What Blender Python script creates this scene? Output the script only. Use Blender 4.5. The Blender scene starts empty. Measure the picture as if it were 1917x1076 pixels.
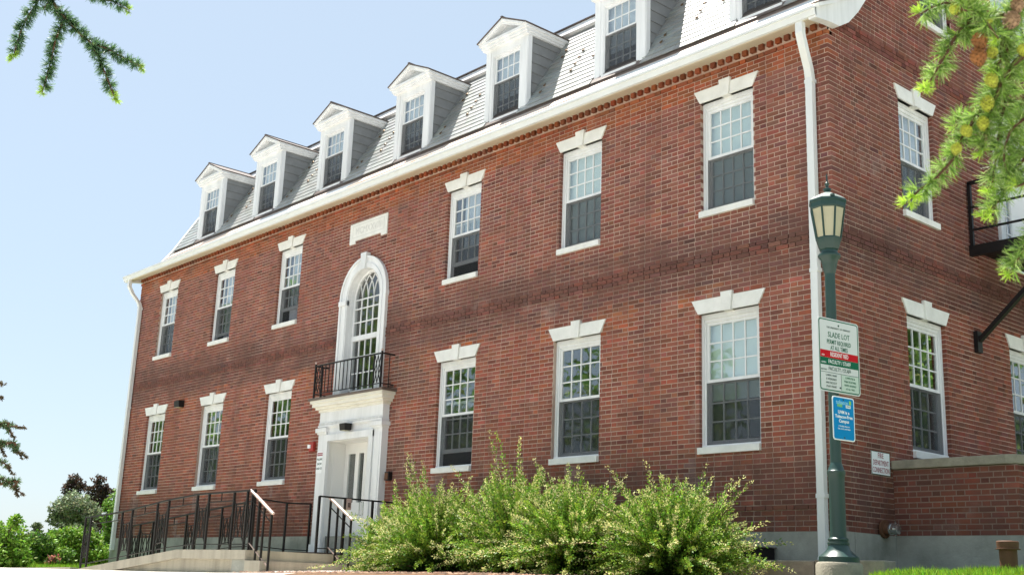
import bpy, math, random
import numpy as np
from mathutils import Vector, Matrix
random.seed(7); rng = np.random.default_rng(7)
S = bpy.context.scene
COL = S.collection
R = math.radians
# ---------------------------------------------------------------- camera, sky, sun, exposure
YAW, PITCH, ROLL, FPX = -0.85009, 0.24861, 0.03697, 2183.7
CAM = Vector((8.1531, -12.6947, -0.1745))
cyw, syw, cp, sp = math.cos(YAW), math.sin(YAW), math.cos(PITCH), math.sin(PITCH)
FW = Vector((syw*cp, cyw*cp, sp)); RT0 = Vector((cyw, -syw, 0)); UP0 = RT0.cross(FW)
RT = math.cos(ROLL)*RT0 + math.sin(ROLL)*UP0
UP = -math.sin(ROLL)*RT0 + math.cos(ROLL)*UP0
cd = bpy.data.cameras.new('camera'); cam = bpy.data.objects.new('camera', cd); COL.objects.link(cam)
cd.sensor_fit = 'HORIZONTAL'; cd.sensor_width = 36; cd.lens = FPX/1917*36
cd.clip_start = 0.05; cd.clip_end = 2500
m = Matrix.Identity(4)
for i, v in enumerate((RT, UP, -FW)):
    for j in range(3): m[j][i] = v[j]
m.translation = CAM
cam.matrix_world = m
cd.dof.use_dof = True; cd.dof.focus_distance = 15.0; cd.dof.aperture_fstop = 13
S.camera = cam
SUN = Vector((-0.37, 0.035, 0.93)).normalized()
world = bpy.data.worlds.new('World'); S.world = world; world.use_nodes = True
nt = world.node_tree; bg = nt.nodes['Background']
sky = nt.nodes.new('ShaderNodeTexSky'); sky.sky_type = 'NISHITA'; sky.sun_disc = False
sky.sun_elevation = math.asin(SUN.z); sky.sun_rotation = math.atan2(SUN.x, SUN.y)
sky.air_density = 1.0; sky.dust_density = 1.0; sky.ozone_density = 2.0; sky.altitude = 100
# thin summer haze: the clear sky mixed with the even pale blue of hazy air, the same all round
hz = nt.nodes.new('ShaderNodeMixRGB'); hz.inputs[0].default_value = .74; hz.inputs[2].default_value = (2.50, 2.95, 3.28, 1)
nt.links.new(sky.outputs[0], hz.inputs[1]); nt.links.new(hz.outputs[0], bg.inputs[0]); bg.inputs[1].default_value = 0.10
sd = bpy.data.lights.new('sun', 'SUN'); sd.energy = 5.0; sd.angle = R(0.53); sd.color = (1, 0.955, 0.88)
so = bpy.data.objects.new('sun', sd); COL.objects.link(so)
so.rotation_euler = SUN.to_track_quat('Z', 'Y').to_euler(); so.location = (-20, 0, 40)
S.view_settings.view_transform = 'Standard'; S.view_settings.look = 'None'
S.view_settings.gamma = 1; S.view_settings.use_curve_mapping = False
S.view_settings.exposure = 1.33
S.render.engine = 'CYCLES'
S.cycles.max_bounces = 8; S.cycles.transparent_max_bounces = 16

# ---------------------------------------------------------------- materials
def mat(name, col, rough=0.7, spec=0.4, metal=0.0, var=None, scale=6.0, amount=0.25, bump=0.0, bscale=40.0, tint=False,
        trans=0.0, streak=False, coat=0.0, grime=None):
    M = bpy.data.materials.new(name); M.use_nodes = True
    n = M.node_tree.nodes; l = M.node_tree.links; b = n['Principled BSDF']
    b.inputs['Roughness'].default_value = rough; b.inputs['Metallic'].default_value = metal
    b.inputs['Specular IOR Level'].default_value = spec
    if coat: b.inputs['Coat Weight'].default_value = coat; b.inputs['Coat Roughness'].default_value = .38
    geo = n.new('ShaderNodeNewGeometry'); pos = geo.outputs['Position']
    c = None
    if tint:
        at = n.new('ShaderNodeAttribute'); at.attribute_name = 'tint'
        oi = n.new('ShaderNodeObjectInfo')
        ad = n.new('ShaderNodeMixRGB'); ad.blend_type = 'ADD'; ad.inputs[0].default_value = 1
        l.new(at.outputs['Color'], ad.inputs[1]); l.new(oi.outputs['Color'], ad.inputs[2]); c = ad.outputs[0]
    else:
        rg = n.new('ShaderNodeRGB'); rg.outputs[0].default_value = (*col, 1); c = rg.outputs[0]
    if var is not None:
        mp = n.new('ShaderNodeMapping')
        if streak: mp.inputs['Scale'].default_value = (1, 1, 0.12)
        l.new(pos, mp.inputs[0])
        ns = n.new('ShaderNodeTexNoise'); ns.inputs['Scale'].default_value = scale; ns.inputs['Detail'].default_value = 8
        ns.inputs['Roughness'].default_value = 0.65
        l.new(mp.outputs[0], ns.inputs['Vector'])
        mr = n.new('ShaderNodeMapRange'); mr.inputs['From Min'].default_value = 0.38; mr.inputs['From Max'].default_value = 0.68
        mr.inputs['To Max'].default_value = amount
        l.new(ns.outputs['Fac'], mr.inputs[0])
        mx = n.new('ShaderNodeMixRGB'); mx.inputs[2].default_value = (*var, 1)
        l.new(mr.outputs[0], mx.inputs[0]); l.new(c, mx.inputs[1]); c = mx.outputs[0]
    if grime is not None:      # rain streaks and soot, the same pattern on brick and joint
        mp2 = n.new('ShaderNodeMapping'); mp2.inputs['Scale'].default_value = (1, 1, .22); l.new(pos, mp2.inputs[0])
        n2 = n.new('ShaderNodeTexNoise'); n2.inputs['Scale'].default_value = 1.7; n2.inputs['Detail'].default_value = 9; n2.inputs['Roughness'].default_value = .7
        l.new(mp2.outputs[0], n2.inputs['Vector']); r2 = n.new('ShaderNodeMapRange'); r2.inputs['From Min'].default_value = .47; r2.inputs['From Max'].default_value = .68; r2.inputs['To Max'].default_value = grime
        l.new(n2.outputs['Fac'], r2.inputs[0]); m2 = n.new('ShaderNodeMixRGB'); m2.inputs[2].default_value = (.10, .06, .05, 1)
        l.new(r2.outputs[0], m2.inputs[0]); l.new(c, m2.inputs[1])
        n3 = n.new('ShaderNodeTexNoise'); n3.inputs['Scale'].default_value = 1.25; n3.inputs['Detail'].default_value = 10; n3.inputs['Roughness'].default_value = .72
        o3 = n.new('ShaderNodeVectorMath'); o3.inputs[1].default_value = (17, 5, 9); l.new(pos, o3.inputs[0]); l.new(o3.outputs[0], n3.inputs['Vector'])
        r3 = n.new('ShaderNodeMapRange'); r3.inputs['From Min'].default_value = .60; r3.inputs['From Max'].default_value = .78; r3.inputs['To Max'].default_value = .5
        l.new(n3.outputs['Fac'], r3.inputs[0]); m3 = n.new('ShaderNodeMixRGB'); m3.inputs[2].default_value = (.42, .36, .33, 1)
        l.new(r3.outputs[0], m3.inputs[0]); l.new(m2.outputs[0], m3.inputs[1]); c = m3.outputs[0]
        # old damp stains in patches: a belt at the foot of the wall and one at the string course
        sz = n.new('ShaderNodeSeparateXYZ'); l.new(pos, sz.inputs[0])
        n4 = n.new('ShaderNodeTexNoise'); n4.inputs['Scale'].default_value = 1.6; n4.inputs['Detail'].default_value = 10; n4.inputs['Roughness'].default_value = .7; l.new(pos, n4.inputs['Vector'])
        ra = n.new('ShaderNodeValToRGB'); cr = ra.color_ramp; cr.elements[0].position = 0.0; cr.elements[0].color = (.9,)*3+(1,); cr.elements[1].position = 1; cr.elements[1].color = (0, 0, 0, 1)
        for p_, v_ in ((.145, .75), (.185, .12), (.38, .10), (.415, .7), (.47, .72), (.50, .14), (.56, .04)):
            e_ = cr.elements.new(p_); e_.color = (v_, v_, v_, 1)
        dv = n.new('ShaderNodeMath'); dv.operation = 'DIVIDE'; dv.inputs[1].default_value = 10; l.new(sz.outputs[2], dv.inputs[0]); l.new(dv.outputs[0], ra.inputs[0])
        r4 = n.new('ShaderNodeMapRange'); r4.inputs['From Min'].default_value = .36; r4.inputs['From Max'].default_value = .58; r4.inputs['To Max'].default_value = .8; l.new(n4.outputs['Fac'], r4.inputs[0])
        mu = n.new('ShaderNodeMath'); mu.operation = 'MULTIPLY'; l.new(ra.outputs[0], mu.inputs[0]); l.new(r4.outputs[0], mu.inputs[1])
        m4 = n.new('ShaderNodeMixRGB'); m4.inputs[2].default_value = (.125, .066, .054, 1); l.new(mu.outputs[0], m4.inputs[0]); l.new(c, m4.inputs[1]); c = m4.outputs[0]
    l.new(c, b.inputs['Base Color'])
    if bump:
        nb = n.new('ShaderNodeTexNoise'); nb.inputs['Scale'].default_value = bscale; nb.inputs['Detail'].default_value = 5
        l.new(pos, nb.inputs['Vector'])
        bp = n.new('ShaderNodeBump'); bp.inputs['Strength'].default_value = bump; bp.inputs['Distance'].default_value = 0.01
        l.new(nb.outputs['Fac'], bp.inputs['Height']); l.new(bp.outputs[0], b.inputs['Normal'])
    if trans:
        tr = n.new('ShaderNodeBsdfTranslucent'); ms = n.new('ShaderNodeMixShader'); ms.inputs[0].default_value = trans
        l.new(c, tr.inputs[0]); l.new(b.outputs[0], ms.inputs[1]); l.new(tr.outputs[0], ms.inputs[2])
        l.new(ms.outputs[0], n['Material Output'].inputs[0])
    return M
M = {}
M['brick'] = mat('brick', None, .9, .12, var=(.16, .08, .07), scale=2.6, amount=.35, tint=True, bump=.5, bscale=90, grime=.32)
M['mortar_old'] = mat('old_mortar', (.30, .22, .18), .95, .1, var=(.17, .11, .09), scale=3, amount=.8)
M['mortar'] = mat('mortar', (.62, .49, .41), .95, .1, var=(.30, .17, .13), scale=1.1, amount=.75, bump=.3, bscale=120, grime=.35)
M['trim'] = mat('white_trim', (.80, .81, .82), .55, .4, var=(.42, .43, .42), scale=4, amount=.38, streak=True)
M['cream'] = mat('bounce_tinted_soffit', (.70, .63, .49), .6, .3, var=(.6, .56, .45), scale=3, amount=.3)  # cream puts the warm ground bounce under the eaves into the colour
M['stone'] = mat('white_stone', (.80, .80, .77), .7, .3, var=(.50, .50, .47), scale=4, amount=.4, bump=.15, bscale=60)
M['stone_groove'] = mat('carved_stone', (.62, .62, .60), .8, .2)
M['grey_paint'] = mat('grey_paint', (.50, .52, .54), .5, .4, var=(.3, .31, .33), scale=9, amount=.3)
M['foundation'] = mat('foundation_concrete', (.37, .37, .33), .9, .2, var=(.19, .20, .17), scale=1.8, amount=.8, bump=.4, bscale=30)
M['concrete'] = mat('weathered_concrete', (.46, .42, .34), .9, .2, var=(.22, .20, .16), scale=3.0, amount=.6, streak=True, bump=.4, bscale=30)
M['coping'] = mat('coping_concrete', (.32, .295, .23), .9, .2, var=(.16, .15, .12), scale=7, amount=.6, bump=.5, bscale=50)
M['road'] = mat('pale_paving', (.56, .53, .48), .9, .2, var=(.42, .40, .36), scale=.8, amount=.6, bump=.4, bscale=60)
M['soil'] = mat('mulch_soil', (.11, .065, .04), .95, .1, var=(.22, .14, .09), scale=25, amount=.9, bump=1, bscale=60)
M['ground'] = mat('lawn_ground', (.06, .11, .025), .95, .1, var=(.10, .10, .04), scale=2, amount=.5, bump=.6, bscale=20)
M['slate'] = mat('slate', None, .40, 1.0, var=(.16, .20, .20), scale=9, amount=.35, tint=True, bump=.25, bscale=45, coat=.5)
M['siding'] = mat('grey_siding', (.24, .248, .252), .7, .3, var=(.17, .175, .18), scale=3.5, amount=.65, bump=.2, bscale=30)
M['copper'] = mat('copper_apron', (.62, .48, .38), .5, .5, metal=.3, var=(.70, .64, .58), scale=3, amount=.8)
M['darkmetal'] = mat('roof_edge_metal', (.10, .075, .065), .5, .5, var=(.22, .15, .11), scale=9, amount=.4)
M['black'] = mat('black_paint', (.008, .007, .008), .5, .3, var=(.03, .02, .015), scale=14, amount=.3)
M['guard'] = mat('bronze_snow_guard', (.16, .10, .05), .4, .6, metal=.6)
M['handrail'] = mat('handrail_glare_tan', (.62, .47, .42), .3, .6, metal=.2, var=(.42, .28, .22), scale=18, amount=.5)  # sun glare on dark handrails put into the colour; also tan on the box
M['green'] = mat('dark_green_paint', (.010, .040, .034), .38, .5, var=(.022, .06, .052), scale=5, amount=.35, streak=True)
M['lampglass'] = mat('frosted_lamp_glass', (.66, .62, .44), .35, .5, var=(.45, .42, .28), scale=3, amount=.5, trans=.35)
M['lampcap'] = mat('pale_lamp_cap', (.27, .31, .28), .4, .5, var=(.15, .2, .18), scale=12, amount=.5)
M['offwhite'] = mat('offwhite_paint', (.78, .76, .69), .55, .4, var=(.55, .52, .44), scale=4, amount=.35)
M['spout'] = mat('white_downspout', (.74, .76, .76), .45, .5, var=(.55, .57, .58), scale=2.5, amount=.35, streak=True)
M['screen_frame'] = mat('grey_screen_frame', (.20, .22, .235), .5, .4)
M['shade'] = mat('roller_shade', (.78, .86, .84), .8, .2, var=(.62, .74, .76), scale=1.5, amount=.5)
M['curtain'] = mat('curtain', (.74, .77, .84), .9, .1, var=(.45, .50, .60), scale=5, amount=.6)
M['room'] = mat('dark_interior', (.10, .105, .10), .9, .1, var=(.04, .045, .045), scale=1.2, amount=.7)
M['signwhite'] = mat('sign_white', (.62, .64, .64), .35, .5)
M['signgreen'] = mat('sign_green', (.003, .12, .06), .6, .15)
M['signred'] = mat('sign_red', (.50, .004, .012), .6, .15)
M['signblue'] = mat('sign_blue', (.0, .24, .56), .6, .15)
M['signlime'] = mat('sign_lime', (.25, .62, .10), .4, .5)
M['signcyan'] = mat('sign_cyan', (.25, .62, .80), .4, .5)
M['signpanel'] = mat('sign_pale_green', (.50, .60, .53), .4, .5)
M['ink'] = mat('sign_ink', (.03, .08, .06), .5, .3)
M['inkred'] = mat('sign_dark_red_ink', (.30, .01, .04), .5, .3)
M['inkwhite'] = mat('sign_white_ink', (.85, .87, .88), .5, .3)
M['redmetal'] = mat('red_metal', (.42, .03, .025), .5, .5, var=(.22, .05, .03), scale=20, amount=.6)
M['chrome'] = mat('worn_chrome', (.55, .56, .55), .25, .5, metal=.9)
M['rust'] = mat('rusty_brown', (.12, .052, .026), .7, .4, var=(.09, .045, .02), scale=14, amount=.7, bump=.3)
M['bark'] = mat('bark', (.13, .085, .06), .95, .1, var=(.05, .035, .028), scale=14, amount=.7, bump=.8, bscale=40)
M['twig'] = mat('twig', (.10, .055, .035), .9, .1)
M['leaf'] = mat('leaf', None, .55, .3, tint=True, trans=.3)
M['needle'] = mat('needle', None, .5, .3, tint=True, trans=.35)
M['cone'] = mat('larch_cone', None, .7, .3, tint=True, var=(.10, .06, .02), scale=90, amount=.5, bump=.8, bscale=200)
M['pebble'] = mat('pale_gravel', None, .8, .3, tint=True)
M['mat'] = mat('rubber_mat', (.03, .022, .022), .8, .3)
M['doorwhite'] = mat('door_paint', (.84, .84, .82), .35, .5, var=(.7, .7, .7), scale=2, amount=.2)

def glass_mat(name, ior, tintc):
    g = bpy.data.materials.new(name); g.use_nodes = True; n = g.node_tree.nodes; l = g.node_tree.links; n.clear()
    o = n.new('ShaderNodeOutputMaterial'); mx = n.new('ShaderNodeMixShader'); t = n.new('ShaderNodeBsdfTransparent')
    gl = n.new('ShaderNodeBsdfGlossy'); lw = n.new('ShaderNodeLayerWeight'); lw.inputs[0].default_value = .5
    pw = n.new('ShaderNodeMath'); pw.operation = 'POWER'; pw.inputs[1].default_value = 4; f = n.new('ShaderNodeMapRange')
    f.inputs['To Min'].default_value = ior; f.inputs['To Max'].default_value = 1
    l.new(lw.outputs['Facing'], pw.inputs[0]); l.new(pw.outputs[0], f.inputs[0])
    gl.inputs['Roughness'].default_value = 0.015; t.inputs[0].default_value = (*tintc, 1)
    geo = n.new('ShaderNodeNewGeometry'); ns = n.new('ShaderNodeTexNoise'); ns.inputs['Scale'].default_value = 2.2
    bp = n.new('ShaderNodeBump'); bp.inputs['Strength'].default_value = .06; bp.inputs['Distance'].default_value = .02
    l.new(geo.outputs['Position'], ns.inputs['Vector']); l.new(ns.outputs['Fac'], bp.inputs['Height'])
    l.new(bp.outputs[0], gl.inputs['Normal'])
    l.new(f.outputs[0], mx.inputs[0]); l.new(t.outputs[0], mx.inputs[1]); l.new(gl.outputs[0], mx.inputs[2]); l.new(mx.outputs[0], o.inputs[0])
    return g
M['glass'] = glass_mat('window_glass', .17, (.95, .985, .98))
def screen_mat():
    g = bpy.data.materials.new('insect_screen'); g.use_nodes = True; n = g.node_tree.nodes; l = g.node_tree.links; n.clear()
    o = n.new('ShaderNodeOutputMaterial'); mx = n.new('ShaderNodeMixShader'); t = n.new('ShaderNodeBsdfTransparent')
    d = n.new('ShaderNodeBsdfDiffuse'); d.inputs[0].default_value = (.055, .057, .06, 1); mx.inputs[0].default_value = .30
    l.new(t.outputs[0], mx.inputs[1]); l.new(d.outputs[0], mx.inputs[2]); l.new(mx.outputs[0], o.inputs[0]); return g
M['screen'] = screen_mat()
def emit_mat():
    g = bpy.data.materials.new('lit_tube'); g.use_nodes = True; b = g.node_tree.nodes['Principled BSDF']
    b.inputs['Emission Color'].default_value = (1, .85, .6, 1); b.inputs['Emission Strength'].default_value = 2.2; return g
M['lit'] = emit_mat()

# ---------------------------------------------------------------- helpers
ORG = {}
def tag(o, label=None, cat=None, group=None, kind=None):
    if label: o['label'] = label
    if cat: o['category'] = cat
    if group: o['group'] = group
    if kind: o['kind'] = kind
    return o
def empty(name, loc=(0, 0, 0), rz=0, label=None, cat=None, group=None):
    o = bpy.data.objects.new(name, None); COL.objects.link(o); o.location = loc; o.rotation_euler = (0, 0, rz)
    o.empty_display_size = .2; ORG[o.name] = Vector(loc)
    return tag(o, label, cat, group)
def org(p):
    return ORG.get(p.name, Vector((0, 0, 0))) if p else Vector((0, 0, 0))
class MB:
    def __init__(s): s.v = []; s.f = []; s.t = []
    def add(s, vs, fs, tint=None):
        o = len(s.v); s.v += [tuple(v) for v in vs]; s.f += [tuple(i+o for i in f) for f in fs]
        s.t += [tint]*len(vs)
        return s
    def box(s, a, b, tint=None, rot=0, skip=()):
        x0, y0, z0 = a; x1, y1, z1 = b
        vs = [(x0, y0, z0), (x1, y0, z0), (x1, y1, z0), (x0, y1, z0), (x0, y0, z1), (x1, y0, z1), (x1, y1, z1), (x0, y1, z1)]
        fs = [(0, 3, 2, 1), (4, 5, 6, 7), (0, 1, 5, 4), (1, 2, 6, 5), (2, 3, 7, 6), (3, 0, 4, 7)]
        return s.add(vs, [f for i, f in enumerate(fs) if i not in skip], tint)
    def bar(s, p, q, w, d=None, tint=None):
        p = Vector(p); q = Vector(q); d = d or w; ax = (q-p).normalized()
        up = Vector((0, 0, 1)) if abs(ax.z) < .9 else Vector((0, 1, 0))
        a = ax.cross(up).normalized()*w/2; b = ax.cross(a).normalized()*d/2
        vs = [p-a-b, p+a-b, p+a+b, p-a+b, q-a-b, q+a-b, q+a+b, q-a+b]
        return s.add(vs, [(0, 3, 2, 1), (4, 5, 6, 7), (0, 1, 5, 4), (1, 2, 6, 5), (2, 3, 7, 6), (3, 0, 4, 7)], tint)
    def tube(s, pts, rad, n=8, tint=None, cap=True):
        pts = [Vector(p) for p in pts]; k = len(pts)
        if not hasattr(rad, '__len__'): rad = [rad]*k
        vs = []; fs = []; pa = None
        for i, p in enumerate(pts):
            ax = (pts[min(i+1, k-1)]-pts[max(i-1, 0)]).normalized()
            if pa is None:
                up = Vector((0, 0, 1)) if abs(ax.z) < .9 else Vector((0, 1, 0)); a = ax.cross(up).normalized()
            else: a = (pa-ax*pa.dot(ax)).normalized()
            pa = a; b = ax.cross(a)
            for j in range(n):
                t = 2*math.pi*j/n; vs.append(p+(a*math.cos(t)+b*math.sin(t))*rad[i])
        for i in range(k-1):
            for j in range(n):
                fs.append((i*n+j, i*n+(j+1) % n, (i+1)*n+(j+1) % n, (i+1)*n+j))
        if cap: fs.append(tuple(range(n-1, -1, -1))); fs.append(tuple((k-1)*n+j for j in range(n)))
        return s.add(vs, fs, tint)
    def prism(s, poly, axis, a, b, tint=None):
        # poly in the plane of the two other axes, in order; axis 0: (y,z)  1: (x,z)  2: (x,y)
        n = len(poly)
        def P(p, c): return (c, p[0], p[1]) if axis == 0 else (p[0], c, p[1]) if axis == 1 else (p[0], p[1], c)
        vs = [P(p, a) for p in poly]+[P(p, b) for p in poly]
        fs = [tuple(range(n)), tuple(range(2*n-1, n-1, -1))]+[(i, i+n, (i+1) % n+n, (i+1) % n) for i in range(n)]
        return s.add(vs, fs, tint)
    def lathe(s, prof, c=(0, 0, 0), n=16, tint=None, phase=0.0):
        vs = []; fs = []
        for r, z in prof:
            for j in range(n):
                t = 2*math.pi*(j+phase)/n; vs.append((c[0]+r*math.cos(t), c[1]+r*math.sin(t), c[2]+z))
        for i in range(len(prof)-1):
            for j in range(n): fs.append((i*n+j, i*n+(j+1) % n, (i+1)*n+(j+1) % n, (i+1)*n+j))
        fs.append(tuple(range(n-1, -1, -1))); fs.append(tuple((len(prof)-1)*n+j for j in range(n)))
        return s.add(vs, fs, tint)
    def mesh(s, name, m, o=Vector((0, 0, 0)), smooth=False, fix=True):
        me = bpy.data.meshes.new(name)
        me.from_pydata([(v[0]-o[0], v[1]-o[1], v[2]-o[2]) for v in s.v], [], s.f)
        if any(t is not None for t in s.t):
            at = me.color_attributes.new('tint', 'FLOAT_COLOR', 'POINT')
            arr = np.ones((len(s.v), 4), np.float32)
            for i, t in enumerate(s.t):
                if t is not None: arr[i, :3] = t
            at.data.foreach_set('color', arr.ravel())
        if fix and len(s.f) < 20000:
            import bmesh
            bm = bmesh.new(); bm.from_mesh(me); bmesh.ops.recalc_face_normals(bm, faces=bm.faces); bm.to_mesh(me); bm.free()
        if m: me.materials.append(M[m])
        if smooth:
            me.shade_smooth()
            try: me.set_sharp_from_angle(angle=R(40))
            except Exception: pass
        return me
    def build(s, name, m, parent=None, smooth=False, bevel=0, **k):
        o = bpy.data.objects.new(name, s.mesh(name, m, org(parent), smooth)); COL.objects.link(o)
        if parent: o.parent = parent; ORG[o.name] = org(parent)
        if any(t is not None for t in s.t): o.color = (0, 0, 0, 1)
        if bevel:
            b = o.modifiers.new('bevel', 'BEVEL'); b.width = bevel; b.segments = 2; b.limit_method = 'ANGLE'
        return tag(o, **k)
def linkmesh(name, me, parent=None, loc=(0, 0, 0), rot=(0, 0, 0), color=None):
    o = bpy.data.objects.new(name, me); COL.objects.link(o); o.parent = parent; o.location = loc; o.rotation_euler = rot
    ORG[o.name] = Vector((0, 0, 0))
    if color is not None: o.color = (*color, 1)
    return o
def copy_tree(o, parent=None):
    c = o.copy(); COL.objects.link(c); c.parent = parent
    for ch in list(o.children): copy_tree(ch, c)
    return c
def quads_mesh(name, V, T, m, parent=None, tri=False, **k):
    # V (n,4,3) or (n,3,3) array of leaf faces, T (n,3) colours
    n, c = V.shape[:2]; me = bpy.data.meshes.new(name)
    me.vertices.add(n*c); me.vertices.foreach_set('co', (V-np.array(org(parent))).astype(np.float32).ravel())
    me.loops.add(n*c); me.loops.foreach_set('vertex_index', np.arange(n*c, dtype=np.int32))
    me.polygons.add(n); me.polygons.foreach_set('loop_start', np.arange(0, n*c, c, dtype=np.int32))
    me.update(calc_edges=True)
    at = me.color_attributes.new('tint', 'FLOAT_COLOR', 'POINT')
    arr = np.ones((n*c, 4), np.float32); arr[:, :3] = np.repeat(T, c, axis=0); at.data.foreach_set('color', arr.ravel())
    me.materials.append(M[m]); o = bpy.data.objects.new(name, me); COL.objects.link(o); o.color = (0, 0, 0, 1)
    if parent: o.parent = parent; ORG[o.name] = org(parent)
    return tag(o, **k)
def unit(a): return a/np.maximum(np.linalg.norm(a, axis=-1, keepdims=True), 1e-9)
def leaf_quads(C, D, L, W):
    # diamond leaves: base C, direction D, length L, width W
    n = len(C); D = unit(D); r = unit(np.cross(D, rng.normal(size=(n, 3))))
    L = np.broadcast_to(L, (n,))[:, None]; W = np.broadcast_to(W, (n,))[:, None]
    mid = C+D*L*.45
    return np.stack([C, mid+r*W*.5, C+D*L, mid-r*W*.5], 1)
def text(body, size, m, parent, loc, rot, align='CENTER', name='lettering', xs=1.0, depth=.0006, bold=0.0):
    cu = bpy.data.curves.new('t', 'FONT'); cu.body = body; cu.size = size; cu.align_x = align; cu.align_y = 'CENTER'; cu.extrude = depth
    cu.offset = bold; cu.space_character = 1.04; cu.resolution_u = 2
    o = bpy.data.objects.new('t', cu); COL.objects.link(o)
    bpy.context.view_layer.update()
    me = bpy.data.meshes.new_from_object(o.evaluated_get(bpy.context.evaluated_depsgraph_get()))
    bpy.data.objects.remove(o); me.name = name; me.materials.clear(); me.materials.append(M[m])
    me.transform(Matrix.Diagonal((xs, 1, 1, 1)))
    q = bpy.data.objects.new(name, me); COL.objects.link(q); q.parent = parent
    q.location = Vector(loc)-org(parent); q.rotation_euler = rot
    return q
RF = (math.pi/2, 0, 0)            # lettering on a face that looks towards -Y
RS = (math.pi/2, 0, math.pi/2)    # lettering on a face that looks towards +X
def inframe(p):
    d = Vector(p)-CAM; z = d.dot(FW)
    if z < .1: return False
    return abs(d.dot(RT)/z*FPX) < 958 and abs(d.dot(UP)/z*FPX) < 538

# ---------------------------------------------------------------- terrain
ZX = [-400, -40, -20.5, -15, -12, -9, -6.4, -3.3, .8, 1.6, 3, 8, 20, 400]
ZC = [-.6, -.3, -.232, -.202, -.192, -.165, -.125, -.085, -.085, -.08, -.005, .03, .1, 0]
ZWX = [-400, -40, -12, -8.4, -5, -1.5, .6, 1.3, 2, 6, 400]
ZW = [-.6, -.35, -.12, -.03, .05, .0, .0, .05, .12, .16, .2]
def hgt(x, y):
    zc = np.interp(x, ZX, ZC); zw = np.interp(x, ZWX, ZW)
    t = np.clip((y+3.1)/3.1, 0, 1)
    z = zc*(1-t)+zw*t
    d = np.clip(-3.3-y, 0, None)
    z = z-np.where(d > 0, .165*np.clip(d-.4, 0, 9.4)+.02*np.minimum(d, .4), 0)
    return z
def sheet(name, xs, ys, off, m, **k):
    X, Y = np.meshgrid(xs, ys, indexing='ij'); Z = hgt(X, Y)+off
    V = np.stack([X, Y, Z], -1).reshape(-1, 3); a, b = X.shape
    F = [(i*b+j, (i+1)*b+j, (i+1)*b+j+1, i*b+j+1) for i in range(a-1) for j in range(b-1)]
    me = bpy.data.meshes.new(name); me.from_pydata(V.tolist(), [], F); me.materials.append(M[m]); me.shade_smooth()
    o = bpy.data.objects.new(name, me); COL.objects.link(o); return tag(o, **k)
def lin(a, b, s): return np.arange(a, b+s/2, s)
gx = np.concatenate([[-900, -400, -200, -120, -80, -60, -50], lin(-42, -25, 2), lin(-24, 8, .5), lin(9, 30, 2), [40, 60, 100, 200, 400, 900]])
gy = np.concatenate([[-900, -400, -200, -100, -60, -40, -30, -24, -20], lin(-18, -5, 1), lin(-4.6, 1, .2), lin(2, 20, 2), [30, 50, 80, 120, 200, 400, 900]])
sheet('ground', gx, gy, 0, 'ground', kind='structure')
sheet('road', np.concatenate([[-80, -60, -50, -40, -35, -30], lin(-26, -6.5, .5)]), np.concatenate([[-4.6], lin(-4.4, -3.0, .2)]), .006, 'road', kind='structure')
sheet('parking_lot', np.concatenate([[-80, -60, -50], lin(-42, -25, 2), lin(-24, 8, .5), lin(9, 30, 2), [45]]), np.concatenate([[-80, -60, -40, -30, -24, -20], lin(-18, -5, 1), [-4.6]]), .006, 'road', kind='structure')
sheet('side_drive', np.concatenate([lin(7, 30, 2), [45]]), np.concatenate([[-4.6, -3.5], lin(-2, 20, 2), [30, 50]]), .006, 'road', kind='structure')
sheet('planting_bed', lin(-8.6, .75, .25), lin(-2.95, -.1, .19), .010, 'soil', kind='structure')
sheet('planting_bed', lin(-6.45, 1.9, .25), lin(-4.0, -2.8, .2), .012, 'soil', kind='structure')

# ---------------------------------------------------------------- the brick building
L = 21.42; DEP = 12.0; CZ = .0677; Z0 = .603
B = empty('brick_building', (-10.71, 6, 0), 0,
          'long red brick hall with slate mansard roof, seven white dormers and white framed windows', 'building')
BX = [-19.657, -16.693, -13.72, -7.702, -4.699, -1.719]
UO = dict(w=.95, z0=5.054, z1=6.845, lt=.583, lh=.196)
LO = dict(w=1.04, z0=1.651, z1=3.632, lt=.638, lh=.204)
AX = -10.71; ASP = 5.27; AR = .56; ARO = .80
front_open = [(x-UO['w']/2, x+UO['w']/2, UO['z0'], UO['z1']) for x in BX]+[(x-LO['w']/2, x+LO['w']/2, LO['z0'], LO['z1']) for x in BX]
front_open.append((AX-.77, AX+.77, .10, 2.42))
SY = [2.2335, 5.2332]
side_open = [(2.2335-UO['w']/2, 2.2335+UO['w']/2, UO['z0'], UO['z1']), (2.2335-LO['w']/2, 2.2335+LO['w']/2, LO['z0'], LO['z1']),
             (5.2332-LO['w']/2, 5.2332+LO['w']/2, LO['z0'], LO['z1']), (4.75, 6.45, 4.95, 7.05), (2.55, 3.47, 8.30, 9.95), (4.9, 6.5, 8.6, 10.2)]
GAB = [(0, 7.25), (.2, 7.62), (.8, 8.25), (2.05, 10.35), (6, 11.6), (9.95, 10.35), (11.2, 8.25), (11.8, 7.62), (12, 7.25)]
def gab_z(y): return float(np.interp(y, [p[0] for p in GAB], [p[1] for p in GAB]))
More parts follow.
